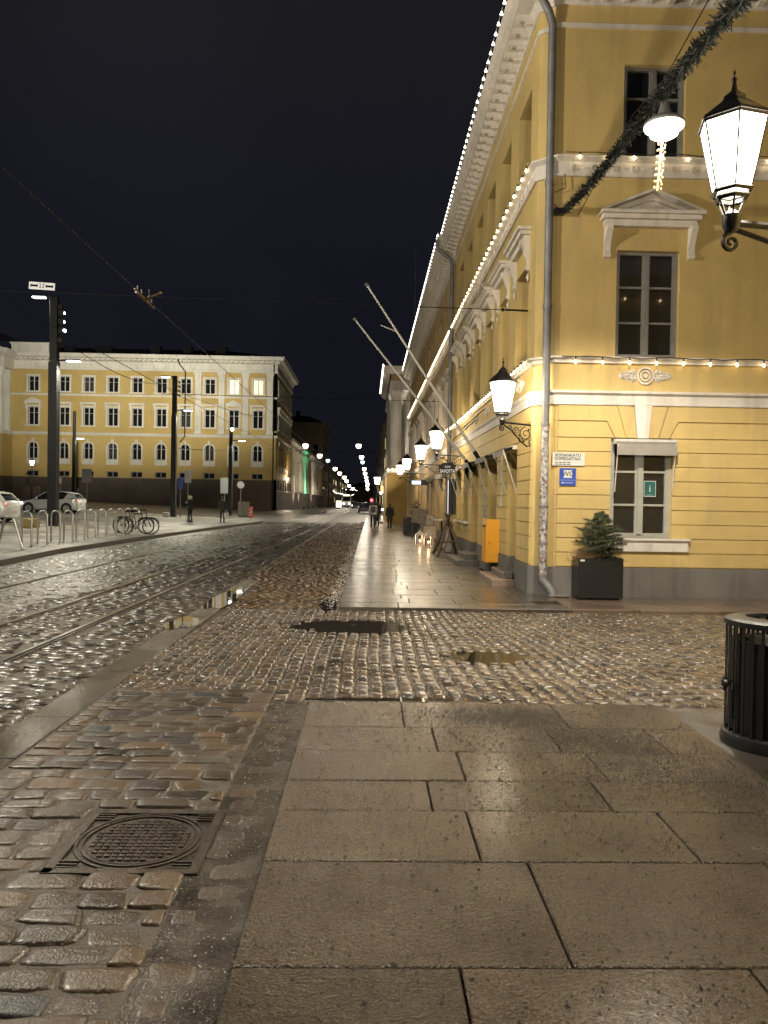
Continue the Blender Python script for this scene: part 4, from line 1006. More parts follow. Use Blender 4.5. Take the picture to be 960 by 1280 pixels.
string('warm bulbs on top of the yellow base below the columns', [(1.36, 58.85, 4.2), (3.0, 58.85, 4.2)], .3, sc=2.2, drop=0)
string('white bulbs along the cornice of the columned house', [(1.0, 58.4, 12.15), (1.0, 74, 12.15)], .6, bulb=BULBW, sc=2.2, drop=0, sag=0)

# wall anchor and flagpoles on the street front
def flagpole(label, Y, z0, tip, stub=False):
    t = thing('flagpole', label, 'flagpole', (2.97, Y, z0)); a = Vector((2.9, Y, z0)); b = Vector((tip[0], Y, tip[1])); d = (b-a).normalized()
    g = MB(); g.path([a+d*.1, a+d*2.2, b], [.042, .036, .022], 10); g.build('pole', 'frame_white', t, world=True, smooth=True)
    g = MB(); g.ball(b+d*.03, .055, 8, (1, 1, .8)); g.lathe([(.03, -.02), (.06, 0), (.03, .02)], 10, b); g.build('finial', 'galv', t, world=True, smooth=True)
    g = MB(); g.box(2.90, 2.968, Y-.06, Y+.06, z0-.14, z0+.12); g.tube(a-d*.06, a+d*.35, .055, n=10); g.tube(a+d*1.0, (2.968, Y, z0+1.4), .012); g.build('socket', 'dark_metal', t, world=True)
    if stub: g = MB(); g.tube(a+d*((b-a).length*.74), a+d*((b-a).length*.74)+Vector((-.42, 0, .16)), .014); g.build('cleat', 'frame_white', t, world=True)
p = at(459, 357, 19.7); flagpole('upper of two bare white flagpoles slanting out over the pavement, with a short cleat', 19.7, 2.72, (p.x, p.z), True)
p = at(444, 400, 21.3); flagpole('lower of two bare white flagpoles slanting out over the pavement, without a cleat', 21.3, 2.6, (p.x, p.z))

# hanging signs
t = thing('hanging_sign', 'black hanging sign reading SAVOTTA below the second lantern', 'sign', (2.1, 23.6, 2.55))
p0, p1 = at(548.5, 579, 23.6), at(570, 592, 23.6); wd = p1.x-p0.x; hg = p0.z-p1.z; cx = (p0.x+p1.x)/2; cz_ = (p0.z+p1.z)/2; t.location = (cx, 23.6, cz_)
g = MB(); g.box(-wd/2, wd/2, -.02, .02, -hg/2, hg/2*.75); g.prism([(-wd*.4, hg*.37), (wd*.4, hg*.37), (wd*.25, hg*.56), (-wd*.25, hg*.56)], -.02, .02, lambda u, w, d: (u, d, w)); g.build('board', 'sign_black', t, bevel=.006)
text('lettering', 'SAVOTTA', .15, 'sign_glow', t, (0, -.026, -.09), sx=.72)  # letters glow faintly by themselves, so they read on the dim board
g = MB()
for k in (-1, 0, 1): g.lathe([(.028, 0), (.028, .006), (.02, .006), (.02, 0)], 10, (k*.06, -.028, .05), 'y', closed=True)
g.build('emblem', 'sign_glow', t)  # emblem shares the glow of the letters
g = MB(); [g.tube((s*wd*.3, 0, hg*.4), (s*wd*.3, 0, 3.05-cz_), .006) for s in (-1, 1)]; g.build('hanger', 'dark_metal', t)
t = thing('hanging_sign', 'small lit hanging sign with a pale picture on blue, beyond the SAVOTTA sign', 'sign', (2.25, 36, 2.6))
p0, p1 = at(514, 600, 36), at(534, 606.5, 36); t.location = ((p0.x+p1.x)/2, 36, (p0.z+p1.z)/2); wd = p1.x-p0.x; hg = p0.z-p1.z
g = MB(); g.box(-wd/2, wd/2, -.03, .03, -hg/2, hg/2); g.build('board', 'sign_black', t)
g = MB(); g.box(-wd/2+.03, wd*.1, -.037, -.033, -hg/2+.03, hg/2-.03); g.build('lit_panel', 'sign_lit', t)
g = MB(); g.tube((wd/2, 0, 0), (2.99-t.location.x, 0, 0), .02); g.build('arm', 'dark_metal', t)
# street name and WC signs
t = thing('street_sign', 'white street name sign with SOFIANKATU above SOFIEGATAN on the yellow wall', 'sign', (3.62, 13.75, 2.51))
p0, p1 = at(690.5, 565.5, 13.76), at(730.5, 582.5, 13.76); t.location = ((p0.x+p1.x)/2, 13.755, (p0.z+p1.z)/2); wd = p1.x-p0.x; hg = p0.z-p1.z
g = MB(); g.box(-wd/2, wd/2, -.012, .012, -hg/2, hg/2); g.build('plate', 'sign_white', t, bevel=.004)
text('lettering', 'SOFIANKATU', .078, 'sign_black', t, (-wd/2+.04, -.0155, hg*.30), align='LEFT'); text('lettering', 'SOFIEGATAN', .078, 'sign_black', t, (-wd/2+.04, -.0155, hg*.02), align='LEFT')
g = MB(); [g.box(-wd/2+.04+k*.075, -wd/2+.04+k*.075+.06, -.0145, -.0125, z, z+.014) for k in range(4) for z in (-hg*.28, -hg*.42)]; g.build('small_print', 'sign_black', t)
t = thing('toilet_sign', 'blue sign with WC on a white square and an arrow below', 'sign', (3.8, 13.75, 2.2))
p0, p1 = at(699.5, 585, 13.76), at(719.5, 607, 13.76); t.location = ((p0.x+p1.x)/2, 13.755, (p0.z+p1.z)/2); wd = p1.x-p0.x; hg = p0.z-p1.z
g = MB(); g.box(-wd/2, wd/2, -.012, .012, -hg/2, hg/2); g.build('plate', 'sign_blue', t, bevel=.004)
g = MB(); g.box(-.075, .075, -.015, -.0125, -.02, .12); g.build('white_square', 'sign_white', t)
text('lettering', 'WC', .125, 'sign_black', t, (0, -.018, .05))
g = MB(); g.box(-.09, .09, -.015, -.0125, -.112, -.104); g.box(-wd/2+.004, wd/2-.004, -.0145, -.0125, -.062, -.058); g.prism([(-.12, -.108), (-.085, -.09), (-.085, -.126)], -.015, -.0125, lambda u, w, d: (u, d, w)); g.build('arrow', 'sign_white', t)
t = thing('information_sign', 'dark teal information sign with a white letter i behind the ground floor window', 'sign', (5.2, 13.88, 2.0))
p0, p1 = at(805, 601, 13.9), at(819.5, 621, 13.9); t.location = ((p0.x+p1.x)/2, 13.905, (p0.z+p1.z)/2); wd = p1.x-p0.x; hg = p0.z-p1.z
g = MB(); g.box(-wd/2, wd/2, -.006, .006, -hg/2, hg/2); g.build('plate', 'teal', t)
g = MB(); g.sweep([(-wd/2, 0), (wd/2, 0)], [(.0, 0)]) if False else None
g.box(-wd/2, wd/2, -.009, -.0065, hg/2-.012, hg/2); g.box(-wd/2, wd/2, -.009, -.0065, -hg/2, -hg/2+.012); g.box(-wd/2, -wd/2+.01, -.009, -.0065, -hg/2+.012, hg/2-.012); g.box(wd/2-.01, wd/2, -.009, -.0065, -hg/2+.012, hg/2-.012); g.box(-.045, .045, -.009, -.0065, -hg/2+.03, -hg/2+.036); g.build('border', 'sign_white', t)
text('lettering', 'i', .19, 'sign_white', t, (0, -.009, .0))
for k, (sx, sy) in enumerate([]): pass

# ---- street wires
def wire(label, pts, r=.006, sag=0, cat='wire', name='overhead_wire'):
    t = thing(name, label, cat, pts[0]); P = [Vector(p) for p in pts]; out = []
    for a, b in zip(P, P[1:]):
        for k in range(12): s = k/12; q = a+(b-a)*s; q.z -= sag*4*s*(1-s); out.append(q)
    out.append(P[-1]); g = MB(); g.path(out, r, 4); g.build('wire', 'dark_metal', t, world=True); return t
wire('tram contact wire over the nearer track', [(-4.3, 1, 5.5), (-4.3, 40, 5.5), (-3.9, 90, 5.5), (-3.9, 220, 5.5)], .010)
wire('tram contact wire over the farther track', [(-7.2, 1, 5.5), (-7.0, 40, 5.5), (-6.6, 90, 5.5), (-6.6, 220, 5.5)], .010)
t = wire('span wire running from the corner house wall out over the street', [(2.98, 14.6, 5.36), (-11.4, 15.2, 5.75)], .008)
g = MB(); g.tube((2.98, 14.6, 5.36), (2.55, 14.6, 5.37), .02, n=6); g.ball((2.5, 14.6, 5.37), .035, 6); g.build('anchor', 'dark_metal', t, world=True)
t = thing('tram_pole', 'plain dark tram pole just outside the left edge', 'pole', (-11.4, 15.2, .17)); g = MB(); g.tube((0, 0, -.05), (0, 0, 6), .12, .09); g.build('pole', 'post_paint', t)
wire('sagging wire from the tall lamp post towards the palace corner', [at(100, 440, 36.2), at(200, 480, 60), at(330, 522, 104)], .02, .4)
wire('span wire between the two slim lamp posts', [at(222, 560, 57), at(288, 562, 74)], .02, .1)
wire('span wire across the far street under the row of lamps', [(-13.2, 100, 8.2), (-1.0, 100, 7.8), (3.0, 100, 8.2)], .02, 0)
wire('span wire across the far street, second under the lamps', [(-13.2, 136, 8.2), (-1.0, 136, 7.8), (3.0, 136, 8.2)], .025, 0)
wire('span wire from the ochre house over the pavement, near its lower belt', [(2.96, 33, 6.0), (-9, 33.5, 6.2)], .010, 0)
t = thing('wire_insulator', 'tram wire section insulator with a short side rod, above the left of the street', 'insulator', tuple(at(181, 375, 14.5)))
g = MB(); g.bar((0, -.55, 0), (0, .65, 0), .035, .035); g.bar((-.04, -.5, .07), (-.04, .5, .07), .022, .022); g.build('beam', 'wood', t)
g = MB(); g.tube((0, .1, .05), (.28, 0, .13), .022); g.ball((.30, 0, .14), .035, 6); g.tube((0, .3, .05), (.02, .2, .26), .008); g.path([(.02, -.4, -.02), (.08, -.2, -.06), (.08, .2, -.06), (.02, .4, -.02)], .010, 5); g.build('horn', 'brass_iron', t)
g = MB(); [g.tube((0, y, .05), (-.02, y+.05, .15), .012) for y in (-.45, -.2, .25, .45)]; g.ball((-.02, -.4, .02), .02, 6); g.build('clamp', 'steel', t)

# ================================================================== NEAR THINGS
t = thing('litter_bin', 'black slatted round litter bin with a domed lid, cut by the right edge', 'litter bin', (2.93, 5.42, .004))
r = .325; t.scale = (1, 1, .96)
g = MB()
for k in range(30):
    a = 2*PI*k/30; g.bar((r*math.cos(a), r*math.sin(a), .07), (r*math.cos(a), r*math.sin(a), .90), .022, .007, up=(math.cos(a), math.sin(a), 0))
g.build('slats', 'black_paint', t)
g = MB(); g.lathe([(r+.03, .0), (r+.035, .03), (r+.02, .085), (r-.01, .10), (r-.01, .0)], 40, closed=True); g.lathe([(r-.03, .0), (r-.03, .03), (.001, .035)], 32); g.build('base', 'black_paint', t, smooth=True)
g = MB(); g.lathe([(r+.012, .885), (r+.016, .90), (r+.016, .925), (r-.005, .935), (r-.12, .95), (r-.13, .945), (r-.10, .925), (r-.01, .90)], 40, closed=True); g.build('lid', 'black_paint', t, smooth=True)
g = MB(); g.lathe([(r-.075, .05), (r-.06, .75), (r-.05, .77), (r-.07, .76), (r-.1, .5), (.001, .45)], 24)
for i, q in enumerate(g.v): g.v[i] = (q[0]+random.uniform(-.012, .012), q[1]+random.uniform(-.012, .012), q[2]+random.uniform(-.01, .01))
g.build('bag', 'black_plastic', t, smooth=True)
g = MB(); g.lathe([(r-.035, .1), (r-.035, .78), (r-.045, .78), (r-.045, .1)], 36, closed=True)
g.f = [f for i, f in enumerate(g.f) if (i % 36) % 2 == 0]; g.build('liner', 'black_paint', t)
g = MB(); a = PI*1.02; c_, s_ = math.cos(a), math.sin(a); P = lambda rr, o, z: (rr*c_-o*s_, rr*s_+o*c_, z)
g.tube(P(r, 0, .47), P(r+.06, 0, .50), .014); g.ball(P(r+.045, 0, .46), .032, 6); g.tube(P(r+.04, 0, .46), P(r+.055, 0, .40), .012); g.tube(P(r+.01, .03, .2), P(r+.01, .03, .42), .007); g.build('latch', 'black_plastic', t)

def planter(label, loc, W, H, D, shrub_h, sw):
    t = thing('planter', label, 'planter', loc)
    g = MB(); e = .03
    g.box(-W/2, W/2, -D/2, D/2, .03, H-.05); g.box(-W/2, W/2, -D/2, -D/2+e, H-.05, H); g.box(-W/2, W/2, D/2-e, D/2, H-.05, H); g.box(-W/2, -W/2+e, -D/2+e, D/2-e, H-.05, H); g.box(W/2-e, W/2, -D/2+e, D/2-e, H-.05, H)
    g.build('box', 'black_paint', t, bevel=.006)
    for sx in (-1, 1):
        for sy in (-1, 1): g = MB(); g.box(sx*W*.4-.03, sx*W*.4+.03, sy*D*.35-.03, sy*D*.35+.03, 0, .032); g.build('foot', 'black_plastic', t)
    g = MB(); g.box(-W/2+.04, W/2-.04, -D/2+.04, D/2-.04, H-.048, H-.035); g.build('soil', 'soil', t)
    g = MB(); g.box(-W/2+.03, -W/2+.11, -D/2-.003, -D/2-.0005, H-.055, H-.025); g.build('label', 'sign_white', t)
    return t
def spruce(label, loc, h, w, n=46, dens=1.0):
    t = thing('spruce', label, 'plant', loc); g = MB(); tr = MB(); tr.tube((0, 0, 0), (0, 0, h*.94), .022, .005)
    for i in range(n):
        q = (i+.5)/n; z = h*(.06+.86*q); a = i*2.399+random.uniform(-.3, .3)
        prof = math.sin(PI*min(1, (.30+q*.72)))**.8; L_ = w*prof*random.choice([random.uniform(.45, .85), random.uniform(.85, 1.3)])+.05
        base = Vector((0, 0, z)); dv = Vector((math.cos(a), math.sin(a), random.uniform(.0, .35))); end = base+dv*L_+Vector((0, 0, -.05*L_))
        tr.tube(base, end, .006, .002, 4)
        m_ = int((14+L_*46)*dens)
        def spray(A, B, k):
            d = (B-A).normalized()
            for j in range(k):
                p = A+(B-A)*(j/k); sd = Vector((random.gauss(0, 1), random.gauss(0, 1), random.gauss(0, 1))); e = (d*.7+sd.normalized()*.85).normalized(); s = e.cross(sd).normalized()*.0055
                q_ = p+e*random.uniform(.024, .045); g.add([p-s, p+s, q_], [(0, 1, 2)])
        spray(base+(end-base)*.2, end, m_*3)
        for sgn in (-1, 1):
            for f in (.35, .55, .75):
                s0 = base+(end-base)*f; side = Vector((-dv.y, dv.x, .1))*sgn; e1 = s0+(dv*.6+side*.9)*L_*(1-f)*.85; tr.tube(s0, e1, .003, .001, 3); spray(s0, e1, m_)
    g.build('foliage', 'needles', t); tr.build('trunk', 'bark', t); return t
planter('large black square planter against the grey plinth, below the side street window', (4.075, 13.50, .03), .79, .73, .42, 0, 0)
spruce('small bushy spruce growing in the planter beside the WC sign wall', (4.12, 13.50, .72), .92, .40, 88, .75)
t = thing('heather', 'tuft of dry brown heather at the left rim of the large planter', 'plant', (3.84, 13.48, .72)); g = MB()
for k in range(650):
    a = random.random()*2*PI; r_ = abs(random.gauss(0, .07)); p = Vector((r_*math.cos(a)*1.4, r_*math.sin(a), 0)); q = p+Vector((random.gauss(0, .07), random.gauss(0, .05), random.uniform(.08, .26 if random.random() < .9 else .38))); s = Vector((.003, .002, 0)); g.add([p-s, p+s, q], [(0, 1, 2)])
g.build('stems', 'dry_grass', t)
t = thing('stone', 'flat loose stone lying on the pavement at the foot of the downpipe', 'stone', (3.47, 13.6, .035)); g = MB(); g.ball((0, 0, .02), .12, 7, (1.3, .8, .32)); g.build('stone', 'step_stone', t, smooth=True)
planter('dark planter box farther down the pavement, near the walking people', (2.22, 39.2, .03), .85, .85, .8, 0, 0)
spruce('slim dark shrub standing in the farther planter box', (2.45, 39.3, .84), 1.0, .32, 30, .6)

# orange letter box
t = thing('letter_box', 'tall orange letter box fixed between the first two doors', 'letter box', (2.84, 17.6, .34))
g = MB(); g.box(-.165, .145, -.3, .3, 0, .98); g.build('body', 'orange', t, bevel=.012)
g = MB(); g.box(-.11, .14, -.313, -.302, .02, .96); d_ = g.build('door', 'orange', t, bevel=.005); g = MB(); g.lathe([(.014, 0), (.014, .01)], 8, (-.085, -.325, .46), 'y'); g.build('lock', 'sign_black', d_)
g = MB(); g.box(-.172, -.166, -.2, .2, .80, .84); g.build('slot', 'sign_black', t)
g = MB(); g.box(-.05, .11, -.2, .2, -.31, -.002); g.build('stand', 'dark_metal', t); g = MB(); g.box(-.18, -.167, -.12, .05, .86, .95); g.build('label_plate', 'sign_white', t)

# log tripod, boards and lanterns in front of the restaurant
t = thing('log_tripod', 'rustic dark log trestle leaning by the steps, in front of pale boards', 'trestle', (2.5, 24.0, .03))
apex = Vector((.0, 0, 1.12)); feet = [(-.36, -.55, 0), (.42, -.35, 0), (-.38, .75, 0), (.35, .8, 0)]
for k, f in enumerate(feet):
    f = Vector(f); d = (apex-f).normalized(); g = MB(); g.path([f, f+d*.5+Vector((.015, 0, 0)), apex+d*.22], [.055, .05, .042], 8); g.build('leg', 'wood', t, smooth=True)
g = MB(); g.path([(-.14, -.6, 1.10), (0, .1, 1.16), (.1, .7, 1.14)], .055, 8); g.build('ridge_log', 'wood', t, smooth=True)
g = MB(); g.path([(-.26, -.4, .42), (.26, -.27, .45)], .03, 7); g.build('cross_log', 'wood', t, smooth=True)
def board(label, x, y, z0, w, h, tilt, mat, yaw=0, frame='wood', roll=0):
    t = thing('menu_board', label, 'menu board', (x, y, .03), yaw)
    g = MB(); g.box(-w/2, w/2, -.012, .012, 0, h); o = g.build('panel', mat, t); o.location = (0, 0, z0); o.rotation_euler = (tilt, roll, 0)
    g = MB(); e = .03
    g.box(-w/2-e, -w/2, -.02, .02, -e, h+e); g.box(w/2, w/2+e, -.02, .02, -e, h+e); g.box(-w/2, w/2, -.02, .02, h, h+e); g.box(-w/2, w/2, -.02, .02, -e, 0)
    o = g.build('frame', frame, t); o.location = (0, 0, z0); o.rotation_euler = (tilt, roll, 0)
    g = MB(); [g.tube((s*w*.45, .05, 0), (s*w*.4, h*math.sin(-tilt)*.6+.02, z0+h*.7), .015) for s in (-1, 1)]; g.tube((0, .35, 0), (0, .04, z0+h*.8), .015); g.build('stand', frame, t); return t
board('large tilted plank menu board behind the pale boards, above the far planter', 2.25, 34.0, .72, .62, .62, -.3, 'grey_wood', roll=.18)
board('small white menu sheet on a stand between the plank board and the trestle', 2.45, 30.6, .70, .28, .44, -.28, 'canvas', roll=.15)
board('broad pale board standing low behind the two white lanterns', 2.38, 29.3, .28, .48, .46, -.15, 'canvas')
t = thing('chair_pile', 'pale folded canvas chairs leaning against the trestle', 'chairs', (2.72, 25.3, .03))
for k in range(3):
    g = MB(); g.add([(-.2+.05*k, .2*k, .03), (.12+.03*k, .2*k, .03), (.05+.05*k, .2*k+.12, .86), (-.1+.03*k, .2*k+.12, .86)], [(0, 1, 2, 3)]); g.build('canvas', 'canvas', t)
    g = MB(); g.tube((-.2+.05*k, .2*k-.02, 0), (.08+.05*k, .2*k+.14, .95), .016); g.tube((.13+.03*k, .2*k-.02, 0), (-.12+.03*k, .2*k+.14, .95), .016); g.build('frame', 'wood', t)
t = thing('pub_table', 'small round standing table behind the trestle', 'table', (2.6, 27.0, .03)); g = MB(); g.lathe([(.3, 1.02), (.3, 1.05)], 20); g.build('tabletop', 'frame_white', t); g = MB(); g.tube((0, 0, 0), (0, 0, 1.02), .03); g.lathe([(.2, 0), (.2, .03)], 16); g.build('leg', 'dark_metal', t)
def floor_lantern(label, x, y, h):
    t = thing('candle_lantern', label, 'lantern', (x, y, .03), .3, 'white candle lanterns on the pavement'); w = .13
    g = MB(); g.box(-w, w, -w, w, 0, .04); [g.box(sx*w-.012, sx*w+.012, sy*w-.012, sy*w+.012, .04, h*.66) for sx in (-1, 1) for sy in (-1, 1)]; g.box(-w-.01, w+.01, -w-.01, w+.01, h*.66, h*.69); g.build('frame', 'sign_white', t)
    g = MB(); g.lathe([(w*1.5, h*.69), (w*.9, h*.82), (w*.3, h*.9), (w*.3, h*.95)], 4, a0=PI/4); g.path([(-.05, 0, h*.94), (-.04, 0, h*1.02), (.04, 0, h*1.02), (.05, 0, h*.94)], .006, 5); g.build('top', 'sign_white', t)
    g = MB(); g.lathe([(.04, .04), (.04, .16)], 10); c_ = g.build('candle', 'sign_white', t); g = MB(); g.ball((0, 0, .20), .028, 6, (1, 1, 1.6)); g.build('flame', 'flame', c_)
    light('lamp', 'POINT', (0, 0, .3), 9, (1, .6, .3), t, radius=.04)
floor_lantern('white candle lantern on the pavement, the left and farther of the pair', 1.97, 28.9, .62); floor_lantern('white candle lantern on the pavement, the right one nearer the trestle', 2.22, 27.9, .60)
t = thing('display_case', 'narrow lit display case on the street wall, above the window ledges', 'display case', (2.93, 27.15, 1.5)); 
g = MB(); g.box(-.14, .03, -.5, -.42, -.25, 1.0); g.build('frame', 'sign_black', t); g = MB(); g.box(-.16, -.145, -.5, -.42, -.2, .95); g.build('screen', 'screen_lit', t)
# ================================================================== THE PALACE ACROSS THE SQUARE
PY = 110.0; PX1 = -13.3; PX0 = -75.0
TP = lambda u, w, d: (u, PY-d, w)
TQ = lambda u, w, d: (PX1+d, u, w)           # its side along the street
pal = thing('palace', 'long floodlit yellow palace with white pilasters and granite base across the square', 'building', (PX1, PY, 0))
cols = [-15.9-3.42*k for k in range(9)]+[-47.6]
PF = []
for x in cols:
    PF += [(x-.72, x+.72, 16.55, 18.65), (x-.72, x+.72, 11.75, 14.3), (x-.66, x+.66, 7.0, 9.3), (x-.8, x+.8, 4.45, 5.3)]
lx = [-52.6, -56.2, -59.8, -63.4, -67, -70.6]
for x in lx: PF += [(x-.72, x+.72, 16.3, 18.8), (x-.72, x+.72, 11.6, 14.4), (x-.66, x+.66, 7.0, 9.3)]
PS_ = []
for k in range(6):
    y = 112.2+3.25*k; PS_ += [(y, y+1.4, 16.55, 18.65), (y, y+1.4, 11.75, 14.3), (y, y+1.3, 6.6, 9.5), (y, y+1.3, 3.0, 4.6)]
g = MB(); holed(g, TP, PX0, PX1, 4.4, 19.7, PF, -.5, 0); holed(g, TQ, PY, 131.5, 4.4, 19.7, PS_, -.5, 0)
for z in np.arange(4.5, 10.3, .56): holed(g, TP, PX0, PX1-.02, z+.02, z+.54, PF, 0, .05); holed(g, TQ, PY+.02, 131.5, z+.02, z+.54, PS_, 0, .05)
g.build('wall', 'palace_yellow', pal, world=True)
g = MB(); holed(g, TP, PX0, PX1+.12, -.2, 4.4, [], -.5, .12); holed(g, TQ, PY-.12, 131.5, -.2, 4.4, PS_, -.5, .12)
for z in (1.5, 2.9): bx(g, TP, PX0, PX1+.16, z, z+.06, .12, .16)
g.build('granite_base', 'palace_granite', pal, world=True)
pc = [(PX0, PY), (PX1, PY), (PX1, 131.5)]
def pbelt(name, prof, path=pc, mat='palace_white', par=pal): g = MB(); g.sweep(path, prof); return g.build(name, mat, par, world=True)
pbelt('string_course', [(0, 5.6), (.12, 5.6), (.12, 5.8), (0, 5.82)], mat='palace_yellow')
pbelt('string_course', [(0, 10.35), (.1, 10.35), (.25, 10.6), (.25, 10.75), (0, 10.8)])
pbelt('string_course', [(0, 11.2), (.12, 11.2), (.12, 11.4), (0, 11.42)], mat='palace_yellow')
pbelt('string_course', [(0, 15.95), (.1, 15.95), (.16, 16.2), (0, 16.25)])
pbelt('entablature', [(0, 19.6), (.25, 19.6), (.25, 19.9), (.15, 19.95), (.15, 20.75), (.35, 20.9), (0, 20.95)])
pbelt('cornice', [(0, 20.96), (.4, 20.96), (.5, 21.2), (1.05, 21.3), (1.15, 21.75), (1.2, 21.8), (0, 21.85)])
g = MB(); x = PX0
while x < PX1: bx(g, TP, x, x+.28, 20.98, 21.22, .5, .95); bx(g, TP, x+.05, x+.33, 20.2, 20.5, .15, .22); x += .72
g.build('dentil_band', 'palace_white', pal, world=True)
for x in (-24.35, -21.05, -17.65, -14.2):
    g = MB(); bx(g, TP, x-.5, x+.5, 10.8, 11.15, 0, .42); bx(g, TP, x-.42, x+.42, 11.15, 18.6, 0, .3)
    for q in range(3): bx(g, TP, x-.24+q*.2, x-.16+q*.2, 11.6, 18.3, .3, .33)
    bx(g, TP, x-.46, x+.46, 18.6, 18.75, 0, .36)
    g.prism([(x-.42, 18.75), (x+.42, 18.75), (x+.56, 19.45), (x-.56, 19.45)], 0, .38, TP); bx(g, TP, x-.6, x+.6, 19.45, 19.6, 0, .45); g.build('pilaster', 'palace_white', pal, world=True)
def arch_plate(T, uc, w0, w1, hw, d0, d1, fr=.22):
    """white surround with a round head"""
    zc = w1-hw; g = MB(); n = 12
    def arc(r): return [(uc+r*math.cos(PI*k/n), zc+r*math.sin(PI*k/n)) for k in range(n+1)]
    a, b = arc(hw), arc(hw+fr)
    for k in range(n): g.prism([a[k], b[k], b[k+1], a[k+1]], d0, d1, T)
    for s in (-1, 1): g.prism([(uc+s*hw, w0), (uc+s*(hw+fr), w0), (uc+s*(hw+fr), zc), (uc+s*hw, zc)], d0, d1, T)
    # spandrels filling the square opening above the arch
    for s in (-1, 1):
        q = [(uc+s*hw, w1+.02)]+[(uc+s*hw*math.cos(PI*k/n), zc+hw*math.sin(PI*k/n)) for k in range(0, n//2+1)]+[(uc, w1+.02)]
        g.prism(q, -.12, .0+d1*.9, T)
    return g
def palace_windows(T, rz, L, lit_at=()):
    for h in L:
        hh = h[3]-h[2]; w = h[1]-h[0]; uc = (h[0]+h[1])/2
        if hh < 1.2: put_window(pal, T, *h, rz, depth=-.3, style='plain', t=.1); continue
        glass = 'lit_window' if any(abs(uc-a) < .5 and abs(h[2]-b) < 1 for a, b in lit_at) else ('glass_curtain' if random.random() < .22 else 'glass')
        o = put_window(pal, T, *h, rz, depth=-.28, style='two', t=.055, pmat='frame_white', glass=glass)
        if 6 < h[2] < 8:
            arch_plate(T, uc, h[2], h[3], w/2, .05, .12).build('surround', 'palace_yellow' if rz else 'palace_white', o); o2 = kids(o)[-1]; o2.location = (0, 0, 0)
            o2.matrix_parent_inverse = Matrix(); o2.parent = pal; o2.location = -root_loc(pal)
            g = MB(); g.prism([(uc-.12, h[3]), (uc+.12, h[3]), (uc+.2, h[3]+.55), (uc-.2, h[3]+.55)], .04, .2, T); bx(g, T, h[0]-.2, h[1]+.2, h[2]-.75, h[2]-.05, .05, .1); g.build('sill', 'palace_white', pal, world=True)
        else:
            g = MB(); e = .24
            bx(g, T, h[0]-e, h[0], h[2], h[3]+e, 0, .1); bx(g, T, h[1], h[1]+e, h[2], h[3]+e, 0, .1); bx(g, T, h[0], h[1], h[3], h[3]+e, 0, .1); bx(g, T, h[0]-e-.1, h[1]+e+.1, h[2]-.18, h[2], 0, .2)
            if 11 < h[2] < 13:
                bx(g, T, uc-1.15, uc+1.15, h[3]+.45, h[3]+.72, 0, .4)
                if abs(uc+19.32) < .5 or uc < -46: g.prism([(uc-1.3, h[3]+.72), (uc+1.3, h[3]+.72), (uc, h[3]+1.35)], 0, .4, T)
                for s in (-1, 1): g.prism([(uc+s*.95-.1, h[3]-.3), (uc+s*.95+.1, h[3]-.3), (uc+s*.95+.14, h[3]+.45), (uc+s*.95-.14, h[3]+.45)], 0, .25, T)
            g.build('surround', 'palace_white', pal, world=True)
PFv = [h for h in PF if h[1] > -62]
palace_windows(TP, 0, PFv, lit_at=[(-19.3, 16.5), (-15.9, 16.5)])
palace_windows(TQ, PI/2, PS_)
g = MB(); [g.tube((x, PY-.2, .2), (x, PY-.2, 21.0), .09) for x in (-13.65,)]; g.path([(-27.2, PY-1.1, 21.7), (-27.0, PY-.3, 20.6), (-26.2, PY-.2, 19.6), (-26.2, PY-.2, 10.4), (-26.9, PY-.2, 9.6)], .09, 8); g.build('downpipe', 'dark_metal', pal, world=True)
# roof with chimneys
g = MB(); g.add([(PX0, PY-.6, 21.86), (PX1+.6, PY-.6, 21.86), (PX1+.6, 131, 21.86), (PX0, 131, 21.86), (PX0, 120, 24.6), (PX1-9, 120, 24.6)], [(0, 1, 5, 4), (1, 2, 5), (2, 3, 4, 5)]); rf = g.build('roof', 'roof', pal, world=True)
for x, y, w_, h_ in ((-22, 114, 1.6, 2.0), (-27, 114.5, 1.2, 2.1), (-31.5, 114, 1.3, 1.9), (-39, 114.2, 2.0, 1.6), (-44, 114, 1.4, 1.4), (-49, 115, 1.2, 1.8)):
    g = MB(); g.box(x-w_/2, x+w_/2, y-.6, y+.6, 22, 22.4+h_*.7); g.box(x-w_/2-.1, x+w_/2+.1, y-.7, y+.7, 22.4+h_*.7, 22.6+h_*.7); g.build('chimney', 'roof', rf, world=True)
# attic parapet and columned middle part at the left edge
g = MB(); g.box(-50.6, -45.4, PY-.4, PY+2, 21.87, 23.1); g.box(-50.8, -45.2, PY-.5, PY+2, 23.1, 23.3); g.build('parapet', 'palace_white', pal, world=True)
g = MB(); g.box(PX0, -50.5, PY-3.2, PY-.06, 4.4, 10.2); [bx(g, TP, PX0, -50.5, z, z+.02, 3.2, 3.24) for z in ()]; g.build('portico_base', 'palace_yellow', pal, world=True)
g = MB(); g.box(PX0, -50.4, PY-3.3, PY-.2, -.2, 4.4); g.build('portico_granite', 'palace_granite', pal, world=True)
g = MB(); g.box(PX0, -50.3, PY-3.5, PY-.06, 10.2, 10.7); g.build('portico_ledge', 'palace_white', pal, world=True)
for x in (-51.2, -54.9, -58.5, -62.1, -65.7, -69.3):
    g = MB(); g.lathe([(.72, 0), (.72, .2), (.58, .35), (.55, 3), (.47, 7.3), (.5, 7.4), (.68, 8.2), (.74, 8.4), (.74, 8.7)], 20, (x, PY-2.6, 10.7)); g.build('column', 'palace_white', pal, world=True, smooth=True)
